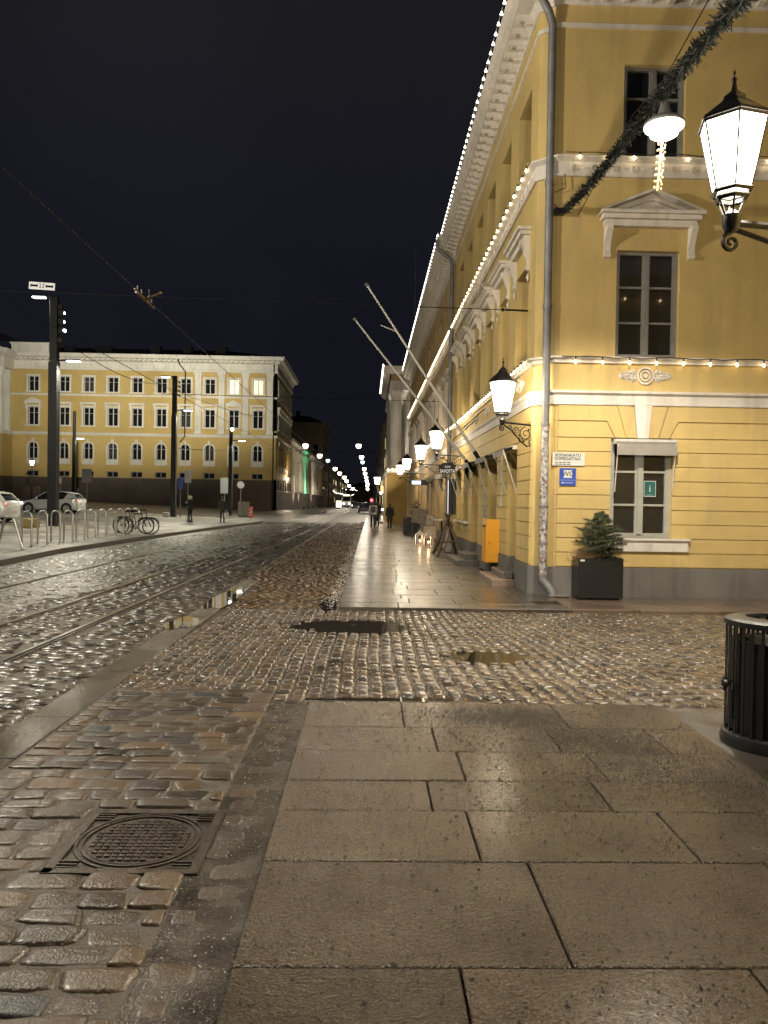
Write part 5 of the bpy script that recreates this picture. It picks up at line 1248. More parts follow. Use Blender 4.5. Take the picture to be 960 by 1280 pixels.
g = MB(); bx(g, TP, -51.9+.2, -50.9+.2, 10.7, 19.4, 0.001, .5); g.build('pilaster', 'palace_white', pal, world=True)
pbelt('portico_entablature', [(0, 19.4), (.1, 19.4), (.1, 20.8), (.5, 21.0), (.9, 21.3), (.9, 21.8), (0, 21.85)], path=[(PX0, PY-3.1), (-50.4, PY-3.1), (-50.4, PY-.1)])
g = MB(); g.box(PX0, -50.4, PY-3.0, PY-.06, 19.45, 21.8); g.prism([(-50.0, 21.9), (PX0-6, 21.9), (PX0-6, 25.5), (-62.8, 25.4)], .4, 3.0, TP); g.build('pediment', 'palace_white', pal, world=True)
g = MB(); g.add([(-48.8, PY-1, 23.3), (-48.8, PY+14, 23.3), (-64, PY+14, 29), (-64, PY-1, 29), (-85, PY-1, 29), (-85, PY+14, 29)], [(0, 1, 2, 3), (3, 2, 5, 4)]); g.prism([(-48.8, 23.3), (-64, 29), (-85, 29), (-85, 23.3)], 1.0, .9, TP); g.build('middle_roof', 'roof', pal, world=True)
# low wing and tall wing behind, along the street
wing = thing('palace_wing', 'low palace wing with white half columns along the street, lit partly green', 'building', (PX1, 150, 0))
g = MB(); g.box(-30, PX1-.3, 131.6, 225, -.1, 11.4); g.build('wall', 'palace_yellow', wing, world=True)
g = MB(); g.box(-30, PX1+.05, 131.6, 225, -.1, 3.0); g.build('granite_base', 'palace_granite', wing, world=True)
pbelt('entablature', [(0, 10.6), (.2, 10.6), (.2, 11.4), (.7, 11.7), (.7, 12.1), (0, 12.12)], path=[(PX1-.3, 131.6), (PX1-.3, 225)], par=wing)
for k in range(9):
    y = 135+7.8*k; g = MB(); g.lathe([(.8, 0), (.7, .5), (.62, 5), (.58, 6.9), (.8, 7.5), (.8, 7.6)], 16, (PX1-.25, y, 3.0)); g.build('half_column', 'palace_white', wing, world=True, smooth=True)
    if k < 8: g = MB(); g.box(PX1-.31, PX1-.2, y+2.2, y+5.6, 3.1, 10.4); g.build('white_panel', 'palace_white', wing, world=True)
g = MB(); g.box(-30, PX1-.3, 131.6, 225, 12.13, 12.4); g.build('roof', 'roof', wing, world=True)
tw = thing('tall_wing', 'tall sand coloured block behind the low palace wing, dark above', 'building', (-18, 226, 0))
g = MB(); g.box(-25.5, PX1-.2, 225.2, 256, -.1, 23.4); g.build('wall', 'sand_wall', tw, world=True)
g = MB(); g.box(-26.5, PX1+.7, 224.2, 257, 23.4, 24.3); g.box(-26, PX1+.2, 224.9, 256.5, 20.9, 21.3); g.build('cornice', 'sand_wall', tw, world=True)
for z in (5, 10.5, 15.5):
    for x in (-22.6, -18.8, -15.6): g = MB(); g.box(x-.7, x+.7, 225.1, 225.3, z, z+2.4); g.build('window', 'glass', tw, world=True)
    for y in (229, 234, 239, 244, 249): g = MB(); g.box(PX1-.25, PX1-.15, y, y+1.6, z, z+2.6); g.build('window', 'glass', tw, world=True)
g = MB(); g.prism([(-26, 24.3), (PX1, 24.3), (-18, 26.2), (-21.5, 26.2)], -256, -225, lambda u, w, d: (u, -d, w)); rf = g.build('roof', 'roof', tw, world=True)
g = MB(); g.box(-21.8, -20.6, 229, 230, 25, 28); g.build('chimney', 'roof', rf, world=True)
# granite plinth block on the square left of the palace steps
p = at(43, 612, 96); t = thing('granite_block', 'square granite block standing before the palace wall at the left', 'block', (p.x, 96, slope(p.x)))
g = MB(); g.box(-1.1, 1.1, -.9, .9, -.3, 1.5); g.box(-1.0, 1.0, -.8, .8, 1.5, 1.7); g.build('block', 'palace_granite', t, bevel=.04)

# ================================================================== LAMP POSTS ON THE SQUARE
def led(t, x, z, dirx, L_, power, w=.11, lw=.62):
    g = MB(); g.bar((x, 0, z), (x+dirx*L_, 0, z+.03), .07, .07); g.build('arm', 'post_paint', t)
    hx = x+dirx*(L_+lw/2)
    g = MB(); g.box(hx-lw/2, hx+lw/2, -.14, .14, z+.0, z+.07); hd = g.build('lamp_head', 'post_paint', t, bevel=.01)
    g = MB(); g.box(hx-lw/2+.02, hx+lw/2-.02, -.12, .12, z-.045, z-.002); g.build('diffuser', 'lamp_white', hd, bevel=.01)
    light('lamp', 'SPOT', (hx, 0, z-.07), power, (1.0, .93, .72), t, radius=.2, target=Vector((hx, 0, z-5))+root_loc(t), angle=160, blend=.5)
def lamp_post(label, px, pyb, Y, top, w, arms, floods=(), sx=1.0, rz=0):
    p = at(px, pyb, Y); z0 = .12+slope(p.x) if p.x < kerb_x(Y) else slope(p.x)
    t = thing('lamp_post', label, 'lamp post', (p.x, Y, z0)); H = top-z0
    g = MB(); g.box(-w/2, w/2, -w/2, w/2, 0, H*.72); g.box(-w*.42, w*.42, -w*.42, w*.42, H*.72, H); g.box(-w*.7, w*.7, -w*.7, w*.7, 0, .03); g.build('post', 'post_paint', t, bevel=.01)
    for d_, z, L_, pw in arms: led(t, d_*w*.4, z-z0, d_, L_, pw)
    return t
p = at(40, 372, 36)
LP1 = lamp_post('thickest dark lamp post, carrying the number 23 sign, behind the cycle hoops', 66, 655, 36, at(66, 372, 36).z, .40, [(-1, at(40, 371, 36).z, .25, 2800), (1, at(90, 451, 36).z, .42, 2800)])
zb = LP1.location.z
for k, z in enumerate((at(76, 391, 36).z, at(76, 402, 36).z, at(76, 413, 36).z)):
    g = MB(); g.box(.2, .44, -.12, .12, z-zb-.12, z-zb+.12); g.tube((.1, 0, z-zb), (.22, 0, z-zb), .03); f = g.build('floodlight', 'post_paint', LP1, bevel=.01)
    g = MB(); g.ball((.44, -.02, z-zb-.02), .055 if k < 2 else .11, 6, (1, 1, 1 if k < 2 else .7)); g.build('lens', 'lamp_small', f)
for z in (at(76, 384, 36).z-zb, at(76, 425, 36).z-zb): g = MB(); g.box(.16, .36, -.1, .1, z-.1, z+.1); g.build('mounting_box', 'post_paint', LP1)
g = MB(); g.tube((0, 0, 6.2), (-.0, 0, 6.25), .25); g.build('clamp_ring', 'post_paint', LP1)
a, b = at(37, 353, 36), at(69, 363, 36)
t = thing('number_sign', 'white sign with 23 between two black arrows on top of the tall lamp post', 'sign', ((a.x+b.x)/2, 35.95, (a.z+b.z)/2)); t.rotation_euler = (0, .05, 0)
wd = b.x-a.x; hg = .33
g = MB(); g.box(-wd/2, wd/2, -.02, .02, -hg/2, hg/2); g.build('plate', 'sign_glow', t)  # brightness put into the plate itself as a slight glow
text('lettering', '23', .27, 'sign_black', t, (0, -.026, 0))
for s in (-1, 1): g = MB(); T_ = lambda u, w, d: (u, d, w); g.box(min(s*.2, s*.5), max(s*.2, s*.5), -.027, -.0215, -.045, .045); g.prism([(s*.27, 0), (s*.18, .09), (s*.18, -.09)], -.027, -.0215, T_); g.prism([(s*.44, .0), (s*.52, .09), (s*.52, -.09)], -.027, -.0215, T_); g.build('arrow', 'sign_black', t)
g = MB(); g.tube((wd*.25, 0, -hg/2), (wd*.35, 0, -.75), .02); g.tube((wd*.4, 0, -hg/2), (wd*.42, 0, -.75), .02); g.build('stalk', 'post_paint', t)
LP2 = lamp_post('short dark post behind the white hatchback, without its own arm on the left', 92, 632, 70, at(93, 514, 70).z, .27, [(1, at(99, 548, 70).z, .12, 500)])
LP3 = lamp_post('slim dark lamp post with four small floodlights, nearest the person in a fur hood', 216.5, 645, 57, at(217, 470, 57).z, .36, [(-1, at(203, 471, 57).z, .2, 2800), (1, at(230, 513, 57).z, .55, 3200)])
zb = LP3.location.z
for z in (477, 482.5, 488, 494): zz = at(221, z, 57).z-zb; g = MB(); g.box(.15, .36, -.05, .05, zz-.03, zz+.03); g.box(.3, .4, -.05, .05, zz-.12, zz+.03); g.build('floodlight', 'post_paint', LP3)
LP4 = lamp_post('slim dark lamp post next to the person with a white bag', 287.5, 642, 74, at(288, 537, 74).z, .36, [(1, at(302, 551, 74).z, .6, 3200)])
g = MB(); g.ball((.12, -.1, at(291, 537, 74).z-LP4.location.z), .16, 8); g.build('lamp_globe', 'lamp_warm', LP4)
# floodlights washing the palace from the posts (the projectors on their tops)
for lp, tx, tz, e in ((LP1, -46, 19, 76000), (LP1, -36, 17.5, 66000), (LP3, -30, 18, 38000), (LP3, -20, 18, 36000), (LP4, -16, 18.5, 9000)):
    z = lp.location.z+9 if lp is not LP4 else 8.3
    light('floodlight_lamp', 'SPOT', (.5, .4, z-lp.location.z), e, (1.0, .93, .78), lp, radius=.15, target=(tx, PY, tz), angle=30 if lp is LP1 else (36 if lp is LP3 else 46), blend=1.0)

# suspended street lamps along the street
def street_lamp(label, x, Y, z, mat='lamp_warm', power=1600, r=.24, group='lamps hung over the street', col=(1, .85, .66), point=False):
    t = thing('suspended_lamp', label, 'street lamp', (x, Y, z), 0, group)
    g = MB(); g.lathe([(r, 0), (r, .05), (r*.5, .16), (.04, .2), (.04, .4)], 14); g.build('hood', 'galv', t, smooth=True)
    g = MB(); g.lathe([(.001, -r*1.5), (r*.5, -r*1.35), (r*.85, -r*.9), (r*.95, -r*.4), (r*.8, .0)], 14); g.build('diffuser', mat, t, smooth=True)
    if point: light('lamp', 'POINT', (0, 0, -r*1.5-.15), power, col, t, radius=.12)
    elif power: light('lamp', 'SPOT', (0, 0, -r*1.5-.02), power, col, t, radius=.22, target=(x, Y, 0), angle=174, blend=.15)
    return t
right = [(448.3, 555.6, 79), (452, 570, 100), (455.5, 584.8, 136), (456.4, 590.6, 157), (457.7, 595.7, 184), (458.4, 600, 214), (459.5, 603.7, 253), (459.2, 606.7, 293), (459.5, 610.3, 354)]
nm = ['nearest', 'second', 'third', 'fourth', 'fifth', 'sixth', 'seventh', 'eighth', 'farthest']
for (px, py, Y), w_ in zip(right, nm):
    p = at(px, py, Y); street_lamp(f'{w_} glowing lamp in the right row hung over the street', p.x, Y, p.z, power=1300 if Y < 200 else 0, r=.17+.0014*Y)
left = [(382, 555.4, 80), (399.6, 568, 98), (419, 584.5, 136), (424.6, 590.3, 157), (430.6, 595.4, 184), (433.4, 600.2, 214), (436.4, 606, 275), (441, 609.6, 330)]
for (px, py, Y), w_ in zip(left, nm):
    p = at(px, py, Y); street_lamp(f'{w_} glowing lamp in the left row hung over the street', p.x, Y, p.z, power=1000 if Y < 200 else 0, r=.18+.0015*Y)
for px, py, Y, l_ in ((453.2, 576.3, 112, 'greenish lamp hung just beyond the second lamp of the right row'), (409.9, 574.3, 110, 'greenish lamp hung just beyond the second lamp of the left row')):
    p = at(px, py, Y); street_lamp(l_, p.x, Y, p.z, 'lamp_green', 0, .3)
# unseen street lamps added outside the view to light the near street and facades
for x, y, z, e, l_ in ((-2.0, -7, 8.0, 450, 'unseen street lamp hung behind the viewer over the tracks'), (-6.5, 9.5, 7.6, 3000, 'unseen added street lamp hung over the tracks, left of the picture'), (-16.5, 25, 8.0, 1300, 'unseen added street lamp hung over the plaza edge, left of the picture')):
    street_lamp(l_, x, y, z, power=e, col=(1, .9, .72), group=None, point=True)
# small far lights: festoons, pillar, windows
pts = [at(416, 612, 190), at(420, 615.5, 196), at(424, 616, 200), at(428, 617, 205), at(433, 618.5, 212), at(438, 619, 220), at(443, 617, 226)]
string('white festive lights strung low across the far end of the street', [tuple(p) for p in pts], 2.0, cable=.03, bulb=BULBW, sc=3.2, drop=0, sag=.3)
pts = [at(426, 609, 230), at(434, 612, 236), at(442, 611, 240), at(447, 613, 250)]
string('second row of white festive lights above the far tram', [tuple(p) for p in pts], 3.4, cable=.03, bulb=BULBW, sc=3.2, drop=0, sag=.4)
light('wall_wash', 'SPOT', (0, 0, .45), 5000, (.1, 1.0, .45), thing('green_uplight', 'ground lamp throwing green light up the white palace wing', 'ground lamp', (-11.2, 158, 0)), radius=.2, target=(-13.5, 160, 8), angle=60, blend=.8)
up = [o for o in bpy.data.objects if o.name.startswith('green_uplight')][0]
g = MB(); g.lathe([(.2, 0), (.2, .3), (.12, .32)], 12); g.build('housing', 'dark_metal', up); g = MB(); g.lathe([(.11, .325), (.001, .34)], 12); g.build('lens', 'lamp_green', up)
for k, y in enumerate((136, 146, 178)):
    t = thing('wall_uplight', ['ground lamp lighting the first white columns of the palace wing', 'ground lamp lighting the middle columns of the palace wing', 'ground lamp lighting the far columns of the palace wing'][k], 'ground lamp', (-11.4, y, 0))
    g = MB(); g.lathe([(.2, 0), (.2, .3), (.12, .32)], 12); g.build('housing', 'dark_metal', t); light('lamp', 'SPOT', (0, 0, .45), 1500, (1, .85, .66), t, radius=.2, target=(-13.5, y+1, 6), angle=100, blend=.8)
p = at(371, 599.7, 120); t = thing('wall_lamp', 'small bright wall lamp low on the side of the palace', 'lamp', (PX1+.25, 124, 5.0)); g = MB(); g.ball((0, 0, 0), .22, 8); g.build('globe', 'lamp_warm', t); light('lamp', 'POINT', (.35, 0, 0), 500, (1, .8, .55), t, radius=.1); g = MB(); g.tube((-.24, 0, .05), (-.02, 0, .05), .04); g.build('arm', 'dark_metal', t)
# light of the columned house: uplights on its ledge
t = thing('ledge_lamp', 'small uplight on the ledge between the white columns', 'lamp', (2.7, 61, 4.12)); g = MB(); g.lathe([(.09, 0), (.09, .15), (.05, .17)], 10); g.build('housing', 'dark_metal', t); light('lamp', 'SPOT', (0, 0, .25), 900, (1, .92, .75), t, radius=.1, target=(2.6, 61, 10), angle=150, blend=.5)

# ================================================================== SIGNS, BOXES, CARS, PEOPLE ON THE SQUARE
def ground(x, Y): return slope(x)+(.12 if x < kerb_x(Y)-.1 and Y < 74 else 0)
def sign_post(label, px, Y, ytop, w, h, mat, shape='rect', back=False, pole=True):
    p = at(px, ytop, Y); z0 = ground(p.x, Y); t = thing('signpost', label, 'sign', (p.x, Y, z0)); zt = p.z-z0
    g = MB(); g.tube((0, .04, 0), (0, .04, zt), .035); g.build('pole', 'galv', t)
    g = MB()
    if shape == 'rect': g.box(-w/2, w/2, -.02, .02, zt-h, zt)
    else: g.lathe([(w/2, -.02), (w/2, .02)], 20, (0, 0, zt-w/2), 'y')
    g.build('plate', mat, t, bevel=.005); return t
sign_post('plain grey rectangular sign seen from behind, beside the person with the fur hood', 235, 50, 588, .42, .80, 'sign_grey')
sign_post('blue traffic sign hanging beside the slim lamp post', 225.5, 56.5, 597, .30, .85, 'sign_blue')
sign_post('round grey sign on a thin pole by the utility box', 301, 78, 601.5, .75, .75, 'sign_grey', 'round')
sign_post('large dim rectangular sign left of the fourth lamp post', 281, 78, 597, .85, 1.6, 'sign_grey')
sign_post('large dim sign standing alone between the hatchback and the palace wall', 108.5, 68, 586, .85, 1.2, 'sign_grey')
t = sign_post('thin short post with a little white plate left of the hatchback roof', 75.5, 66, 597, .2, .5, 'sign_white')
p = at(304.5, 645, 71); z0 = ground(p.x, 71); t = thing('utility_box', 'olive green utility box by the tip of the traffic island', 'cabinet', (p.x, 71, z0)); g = MB(); g.box(-.48, .48, -.3, .3, 0, 1.32); g.box(-.51, .51, -.33, .33, 1.32, 1.38); g.build('box', 'utility', t, bevel=.02); g = MB(); g.box(-.01, .01, -.315, -.303, .1, 1.25); g.box(-.45, .45, -.31, -.303, .05, .08); g.build('door_seam', 'dark_metal', t)
p = at(313.5, 645, 70.5); z0 = ground(p.x, 70.5); t = thing('barrier_block', 'red and white striped traffic marker beside the utility box', 'marker', (p.x, 70.5, z0)); g = MB(); g.prism([(-.2, 0), (.2, 0), (.16, .98), (-.16, .98)], -.1, .1, lambda u, w, d: (u, d, w)); g.build('body', 'red_paint', t, bevel=.02); g = MB(); [g.prism([(-.14, z), (.14, z+.14), (.14, z+.22), (-.14, z+.08)], -.106, -.101, lambda u, w, d: (u, d, w)) for z in (.12, .36, .60)]; g.build('stripes', 'sign_white', t)
def cblock(label, px, py, Y, w, h, mat):
    p = at(px, py, Y); z0 = ground(p.x, Y); t = thing('concrete_block', label, 'concrete block', (p.x, Y, z0)); g = MB(); g.prism([(-w/2, 0), (w/2, 0), (w*.42, h*.8), (w*.3, h), (-w*.3, h), (-w*.42, h*.8)], -w*.4, w*.4, lambda u, v_, d: (u, d, v_)); g.build('block', mat, t, bevel=.03)
cblock('pale concrete block by the foot of the slim lamp post', 207.5, 645, 56, .5, .34, 'concrete')
cblock('yellow concrete block behind the first hoops', 33.5, 656, 33.5, .36, .42, 'concrete_yellow'); cblock('dull yellow concrete block behind the second hoop', 44.5, 656, 34.2, .32, .40, 'concrete_yellow')

# cycle hoops
hoop = None
def make_hoop():
    t = thing('cycle_hoop', '', 'cycle stand', (0, 0, 0), 0, 'steel cycle hoops in a row on the plaza'); w, h = .15, 1.06; pts = [(-w, 0, -.02), (-w, 0, h-w)]+[(-w*math.cos(PI*k/8), 0, h-w+w*math.sin(PI*k/8)) for k in range(1, 8)]+[(w, 0, h-w), (w, 0, -.02)]
    g = MB(); g.path(pts, .029, 10); g.build('hoop', 'steel', t, smooth=True)
    for s in (-1, 1): g = MB(); g.lathe([(.055, 0), (.05, .012), (.026, .02)], 12, (s*w, 0, 0)); g.build('flange', 'steel', t)
    return t
hp = make_hoop(); words = ['first and nearest', 'second', 'third', 'fourth', 'fifth', 'sixth', 'seventh', 'eighth', 'ninth', 'tenth', 'eleventh']
bx_ = [(33.2, 681.5), (52.9, 679.3), (69.4, 677.3), (85.3, 675.8), (100.4, 674), (114.2, 672.2), (127.3, 670.6), (139, 669), (150, 667.6), (160.5, 666.4), (169.6, 665.2)]
for k, (px, py) in enumerate(bx_):
    o = hp if k == 0 else copy_tree(hp); Y = 1.58*960/(py-(626+(px-460)*.0157)-.0); z = .13
    for _ in range(2): p = at(px, py, Y); z = ground(p.x, Y); Y = (1.70-z)*960/(py-(626+(px-460)*.0157))
    p = at(px, py, Y); o.location = (p.x, Y, z); o['label'] = f'{words[k]} steel cycle hoop of the row, counted from the left'
# leaning wide hoop at the very left
t = thing('leaning_hoop', 'wide steel hoop leaning at the left edge of the picture', 'cycle stand', (-10.45, 22.6, .13), .15)
g = MB(); g.path([(-.42, .35, -.02), (-.16, .1, .86), (-.08, 0, .93), (.06, 0, .93), (.14, .0, .86), (.42, -.1, -.02)], .034, 10); g.build('hoop', 'steel', t, smooth=True)
[MB().lathe([(.07, 0), (.06, .015), (.036, .022)], 12, c_).build('flange', 'steel', t) for c_ in ((-.42, .35, 0), (.42, -.1, 0))]

def bicycle(label, loc, rz, lean=.06, fr='dark_metal'):
    t = thing('bicycle', label, 'bicycle', loc); t.rotation_euler = (lean, 0, rz); wr = .34; wb = .53
    for s, nm_ in ((-1, 'wheel'), (1, 'wheel')):
        c = (s*wb, 0, wr); n = 26
        g = MB(); g.path([(c[0]+wr*math.cos(2*PI*k/n), 0, c[2]+wr*math.sin(2*PI*k/n)) for k in range(n)], .020, 6, closed=True); w_ = g.build('wheel', 'rubber', t, smooth=True)
        g = MB(); g.path([(c[0]+(wr-.03)*math.cos(2*PI*k/n), 0, c[2]+(wr-.03)*math.sin(2*PI*k/n)) for k in range(n)], .009, 5, closed=True); [g.tube((c[0], 0, c[2]), (c[0]+(wr-.03)*math.cos(2*PI*k/14), 0, c[2]+(wr-.03)*math.sin(2*PI*k/14)), .0022, n=3) for k in range(14)]; g.lathe([(.03, -.03), (.03, .03)], 8, c, 'y'); g.build('rim', 'chrome', w_)
        g = MB(); g.path([(c[0]+(wr+.035)*math.cos(a), 0, c[2]+(wr+.035)*math.sin(a)) for a in [PI*.12+k*PI*.09 for k in range(9)]], .016, 5); g.build('mudguard', fr, t)
    bb = (-.04, 0, .30); st = (-.17, 0, .84); hd = (.34, 0, .88); hd2 = (.37, 0, .72)
    g = MB(); g.tube(bb, st, .016); g.tube(st, hd, .015); g.tube(bb, hd2, .018); [g.tube((-wb, s*.05, wr), bb, .010) for s in (-1, 1)]; [g.tube((-wb, s*.05, wr), (-.15, 0, .76), .009) for s in (-1, 1)]; g.tube(hd, hd2, .02); g.build('frame', fr, t)
    g = MB(); [g.path([(hd2[0], s*.04, .70), (.46, s*.05, .5), (wb, s*.05, wr)], .012, 6) for s in (-1, 1)]; g.build('fork', fr, t)
    g = MB(); g.tube(hd, (.32, 0, 1.0), .014); g.path([(.18, -.28, 1.0), (.3, -.2, 1.05), (.34, 0, 1.02), (.3, .2, 1.05), (.18, .28, 1.0)], .013, 6); g.build('handlebar', 'dark_metal', t)
    g = MB(); g.tube(st, (-.19, 0, .95), .013); g.path([(-.33, 0, .97), (-.26, 0, .985), (-.12, 0, .97), (-.04, 0, .965)], [.07, .075, .04, .018], 8); g.build('saddle', 'black_plastic', t)
    g = MB(); g.lathe([(.09, -.06), (.09, -.05)], 14, bb, 'y'); g.tube((bb[0], -.07, bb[2]), (bb[0]+.14, -.08, bb[2]-.1), .01); g.tube((bb[0], .07, bb[2]), (bb[0]-.14, .08, bb[2]+.1), .01); g.box(bb[0]+.10, bb[0]+.18, -.14, -.07, bb[2]-.11, bb[2]-.09); g.box(bb[0]-.18, bb[0]-.10, .07, .14, bb[2]+.09, bb[2]+.11); g.build('crank', 'chrome', t)
    g = MB(); g.box(-.62, -.22, -.07, .07, .73, .745); g.tube((-.55, .06, .73), (-wb, .06, wr), .006); g.tube((-.55, -.06, .73), (-wb, -.06, wr), .006); g.build('rack', 'dark_metal', t)
    return t
Yb = 32.6; p = at(162.5, 663, Yb); bicycle('farther of two dark bicycles leaning by the last hoops', (p.x, Yb+.5, .14), 0, .07)
p = at(173, 664.5, Yb); bicycle('nearer of two dark bicycles leaning by the last hoops', (p.x, Yb-.1, .14), .10, -.05, 'black_paint')

def car(label, loc, rz, paint, heads=True, L_=4.0, H=1.43, W=.87):
    t = thing('parked_car', label, 'car', loc, rz); s = L_/4.0; k = H/1.43      # nose towards -X
    def ring(x, w, zl, zb, zt): return [(x, y, z) for y, z in [(-w*.86, zl), (-w, zl+.12), (-w, (zb+zl)/2+.05), (-w*.97, zb), (-w*.86, zt), (0, zt+.015), (w*.86, zt), (w*.97, zb), (w, (zb+zl)/2+.05), (w, zl+.12), (w*.86, zl), (0, zl-.01)]]
    g = MB(); g.loft([ring(x*s, W*w, .20*k, zb*k, zt*k) for x, w, zb, zt in [(-2.0, .70, .50, .56), (-1.96, .86, .60, .66), (-1.80, .95, .68, .75), (-1.2, 1, .80, .88), (-.9, 1, .86, .93), (0, 1, .90, .95), (1.0, 1, .93, .97), (1.6, .98, .95, .98), (1.9, .92, .93, .97), (1.99, .82, .80, .86), (2.0, .74, .62, .70)]])
    b = g.build('body', paint, t, smooth=True)
    def cab(x0, w, z): return [(x0*s, -W*w, z*k), (x0*s, W*w, z*k)]
    base = [(-1.0, .90, .91), (1.92, .86, .95)]; roof = [(-.28, .70, 1.38), (.9, .72, 1.43), (1.42, .68, 1.36)]
    def rr(x, w, z0_, w2, z1_): return [(x, -W*w, z0_*k), (x, -W*w2, z1_*k), (x, 0, z1_*k+.02), (x, W*w2, z1_*k), (x, W*w, z0_*k)]
    g = MB(); g.loft([[(x*s, y, z) for x, y, z in r_] for r_ in [
        [(-1.02, -W*.9, .90*k), (-1.0, -W*.88, .91*k), (-1.0, 0, .93*k), (-1.0, W*.88, .91*k), (-1.02, W*.9, .90*k)], rr(-.62, .92, .90, .80, 1.16), rr(-.25, .93, .90, .73, 1.375), rr(.3, .93, .92, .73, 1.42), rr(.9, .93, .93, .73, 1.42), rr(1.4, .92, .94, .71, 1.36), rr(1.62, .91, .95, .78, 1.16), rr(1.86, .88, .95, .84, .97)]]); g.build('glasshouse', 'car_glass', t, smooth=True)
    g = MB(); g.loft([[(x*s, y*W, z*k) for y, z in [(-w, z_), (-w*.8, z_+.035), (0, z_+.05), (w*.8, z_+.035), (w, z_), (0, z_-.01)]] for x, w, z_ in [(-.32, .70, 1.36), (-.1, .745, 1.395), (.5, .75, 1.41), (1.1, .74, 1.39), (1.55, .70, 1.33), (1.62, .69, 1.30)]]); g.build('roof', paint, t, smooth=True)
    g = MB()
    for q in (-1, 1): g.tube((-1.0*s, q*W*.89, .91*k), (-.28*s, q*W*.75, 1.385*k), .028); g.tube((.42*s, q*W*.935, .92*k), (.38*s, q*W*.75, 1.40*k), .025); g.loft([[(1.0*s, q*W*.945, .92*k), (1.95*s, q*W*.87, .95*k), (1.6*s, q*W*.73, 1.32*k), (1.3*s, q*W*.75, 1.38*k)], [(1.0*s, q*W*.90, .92*k), (1.95*s, q*W*.80, .95*k), (1.6*s, q*W*.68, 1.32*k), (1.3*s, q*W*.70, 1.38*k)]])
    g.build('pillars', paint, t)
    for x in (-1.28, 1.24):
        for q in (-1, 1):
            c = (x*s, q*(W-.08), .31); g = MB(); g.lathe([(.20, -.10), (.30, -.09), (.315, -.05), (.315, .05), (.30, .09), (.20, .10)], 24, c, 'y'); w_ = g.build('wheel', 'rubber', t, smooth=True)
            yo = c[1]+q*.10; g = MB(); g.lathe([(.20, 0), (.21, .012*q), (.18, .012*q), (.17, 0)], 20, (c[0], yo, c[2]), 'y'); [g.bar((c[0], yo+.004*q, c[2]), (c[0]+.19*math.cos(a), yo+.006*q, c[2]+.19*math.sin(a)), .05, .012, up=(0, 1, 0)) for a in [2*PI*j/5+.3 for j in range(5)]]; g.build('rim', 'frame_white', w_)
            g = MB(); g.lathe([(.375, -.001), (.375, .001)], 24, (c[0], q*(W+.004), c[2]+.02), 'y'); g.build('wheel_arch', 'rubber', t)
    for q in (-1, 1):
        g = MB(); g.ball((-1.86*s, q*W*.93, .66*k), .16, 7, (1.0, .5, .45)); g.build('headlight', 'head_light' if heads else 'frame_white', t)
        g = MB(); g.ball((1.93*s, q*W*.80, .82*k), .12, 7, (.6, .9, .9)); g.build('tail_light', 'tail_light', t)
        g = MB(); g.ball((-.72*s, q*(W+.09), .98*k), .08, 7, (.7, 1.2, .8)); g.build('mirror', paint, t)
        g = MB(); g.box(.25*s, .42*s, q*W-.01 if q < 0 else q*W-.005, q*W+.012, .80*k, .825*k); g.build('door_handle', 'chrome', t)
    g = MB(); g.box(-2.012*s, -1.985*s, -.42, .42, .34, .56); g.build('grille', 'black_plastic', t); g = MB(); g.box(1.985*s, 2.012*s, -.26, .26, .5, .62); g.build('number_plate', 'sign_white', t)
    return t
Y = 53; p = at(66, 640, Y); car('white hatchback with its headlights on, standing behind the lamp post', (p.x, Y, ground(p.x, Y)), 0, 'car_silver')
light('beam', 'SPOT', (-2.1, -.6, .62), 60, (.95, .97, 1), [o for o in bpy.data.objects if o.get('label', '').startswith('white hatchback')][0], radius=.08, target=(p.x-10, Y-1, ground(p.x, Y)), angle=60)
Y = 37; p = at(18, 650, Y); car('silver car cut by the left edge, only its rear half showing', (p.x-2.02, Y, ground(p.x-2, Y)), 0, 'car_silver', False, H=1.45)
p = at(455.5, 636, 105); car('dark car parked by the right kerb beyond the walking people', (p.x, 108, 0), PI/2, 'car_dark', False)
p = at(445, 634.5, 165); car('oncoming car with both headlights glowing, far down the street', (p.x, 165, 0), PI/2, 'car_dark', True)
# far tram and advert pillar
p = at(433, 631, 205); t = thing('tram', 'pale tram approaching at the far end of the street', 'tram', (p.x, 206, 0))
g = MB(); g.loft([[(-1.15, y, .4), (-1.2, y, 1.2), (-1.1, y, 3.1), (-.8, y, 3.4), (.8, y, 3.4), (1.1, y, 3.1), (1.2, y, 1.2), (1.15, y, .4)] for y in (0, 24)]); g.build('body', 'car_silver', t, bevel=.1)
g = MB(); g.box(-1.0, 1.0, -.05, -.01, 1.5, 2.8); g.build('windscreen', 'glass', t); g = MB(); g.box(-.8, .8, -.05, -.01, 2.95, 3.25); g.build('destination_board', 'ad_lit', t)
for s in (-1, 1): g = MB(); g.ball((s*.8, -.05, .85), .16, 6); g.build('headlight', 'head_light', t)
p = at(423.4, 631, 150); t = thing('advert_pillar', 'glowing yellowish advertising pillar left of the far tram', 'advertising pillar', (p.x, 150, 0)); g = MB(); g.box(-.5, .5, -.2, .2, .35, 1.6); g.build('lit_panel', 'ad_lit', t); g = MB(); g.box(-.55, .55, -.22, .22, 1.6, 1.72); g.box(-.3, .3, -.15, .15, 0, .35); g.build('casing', 'dark_metal', t)
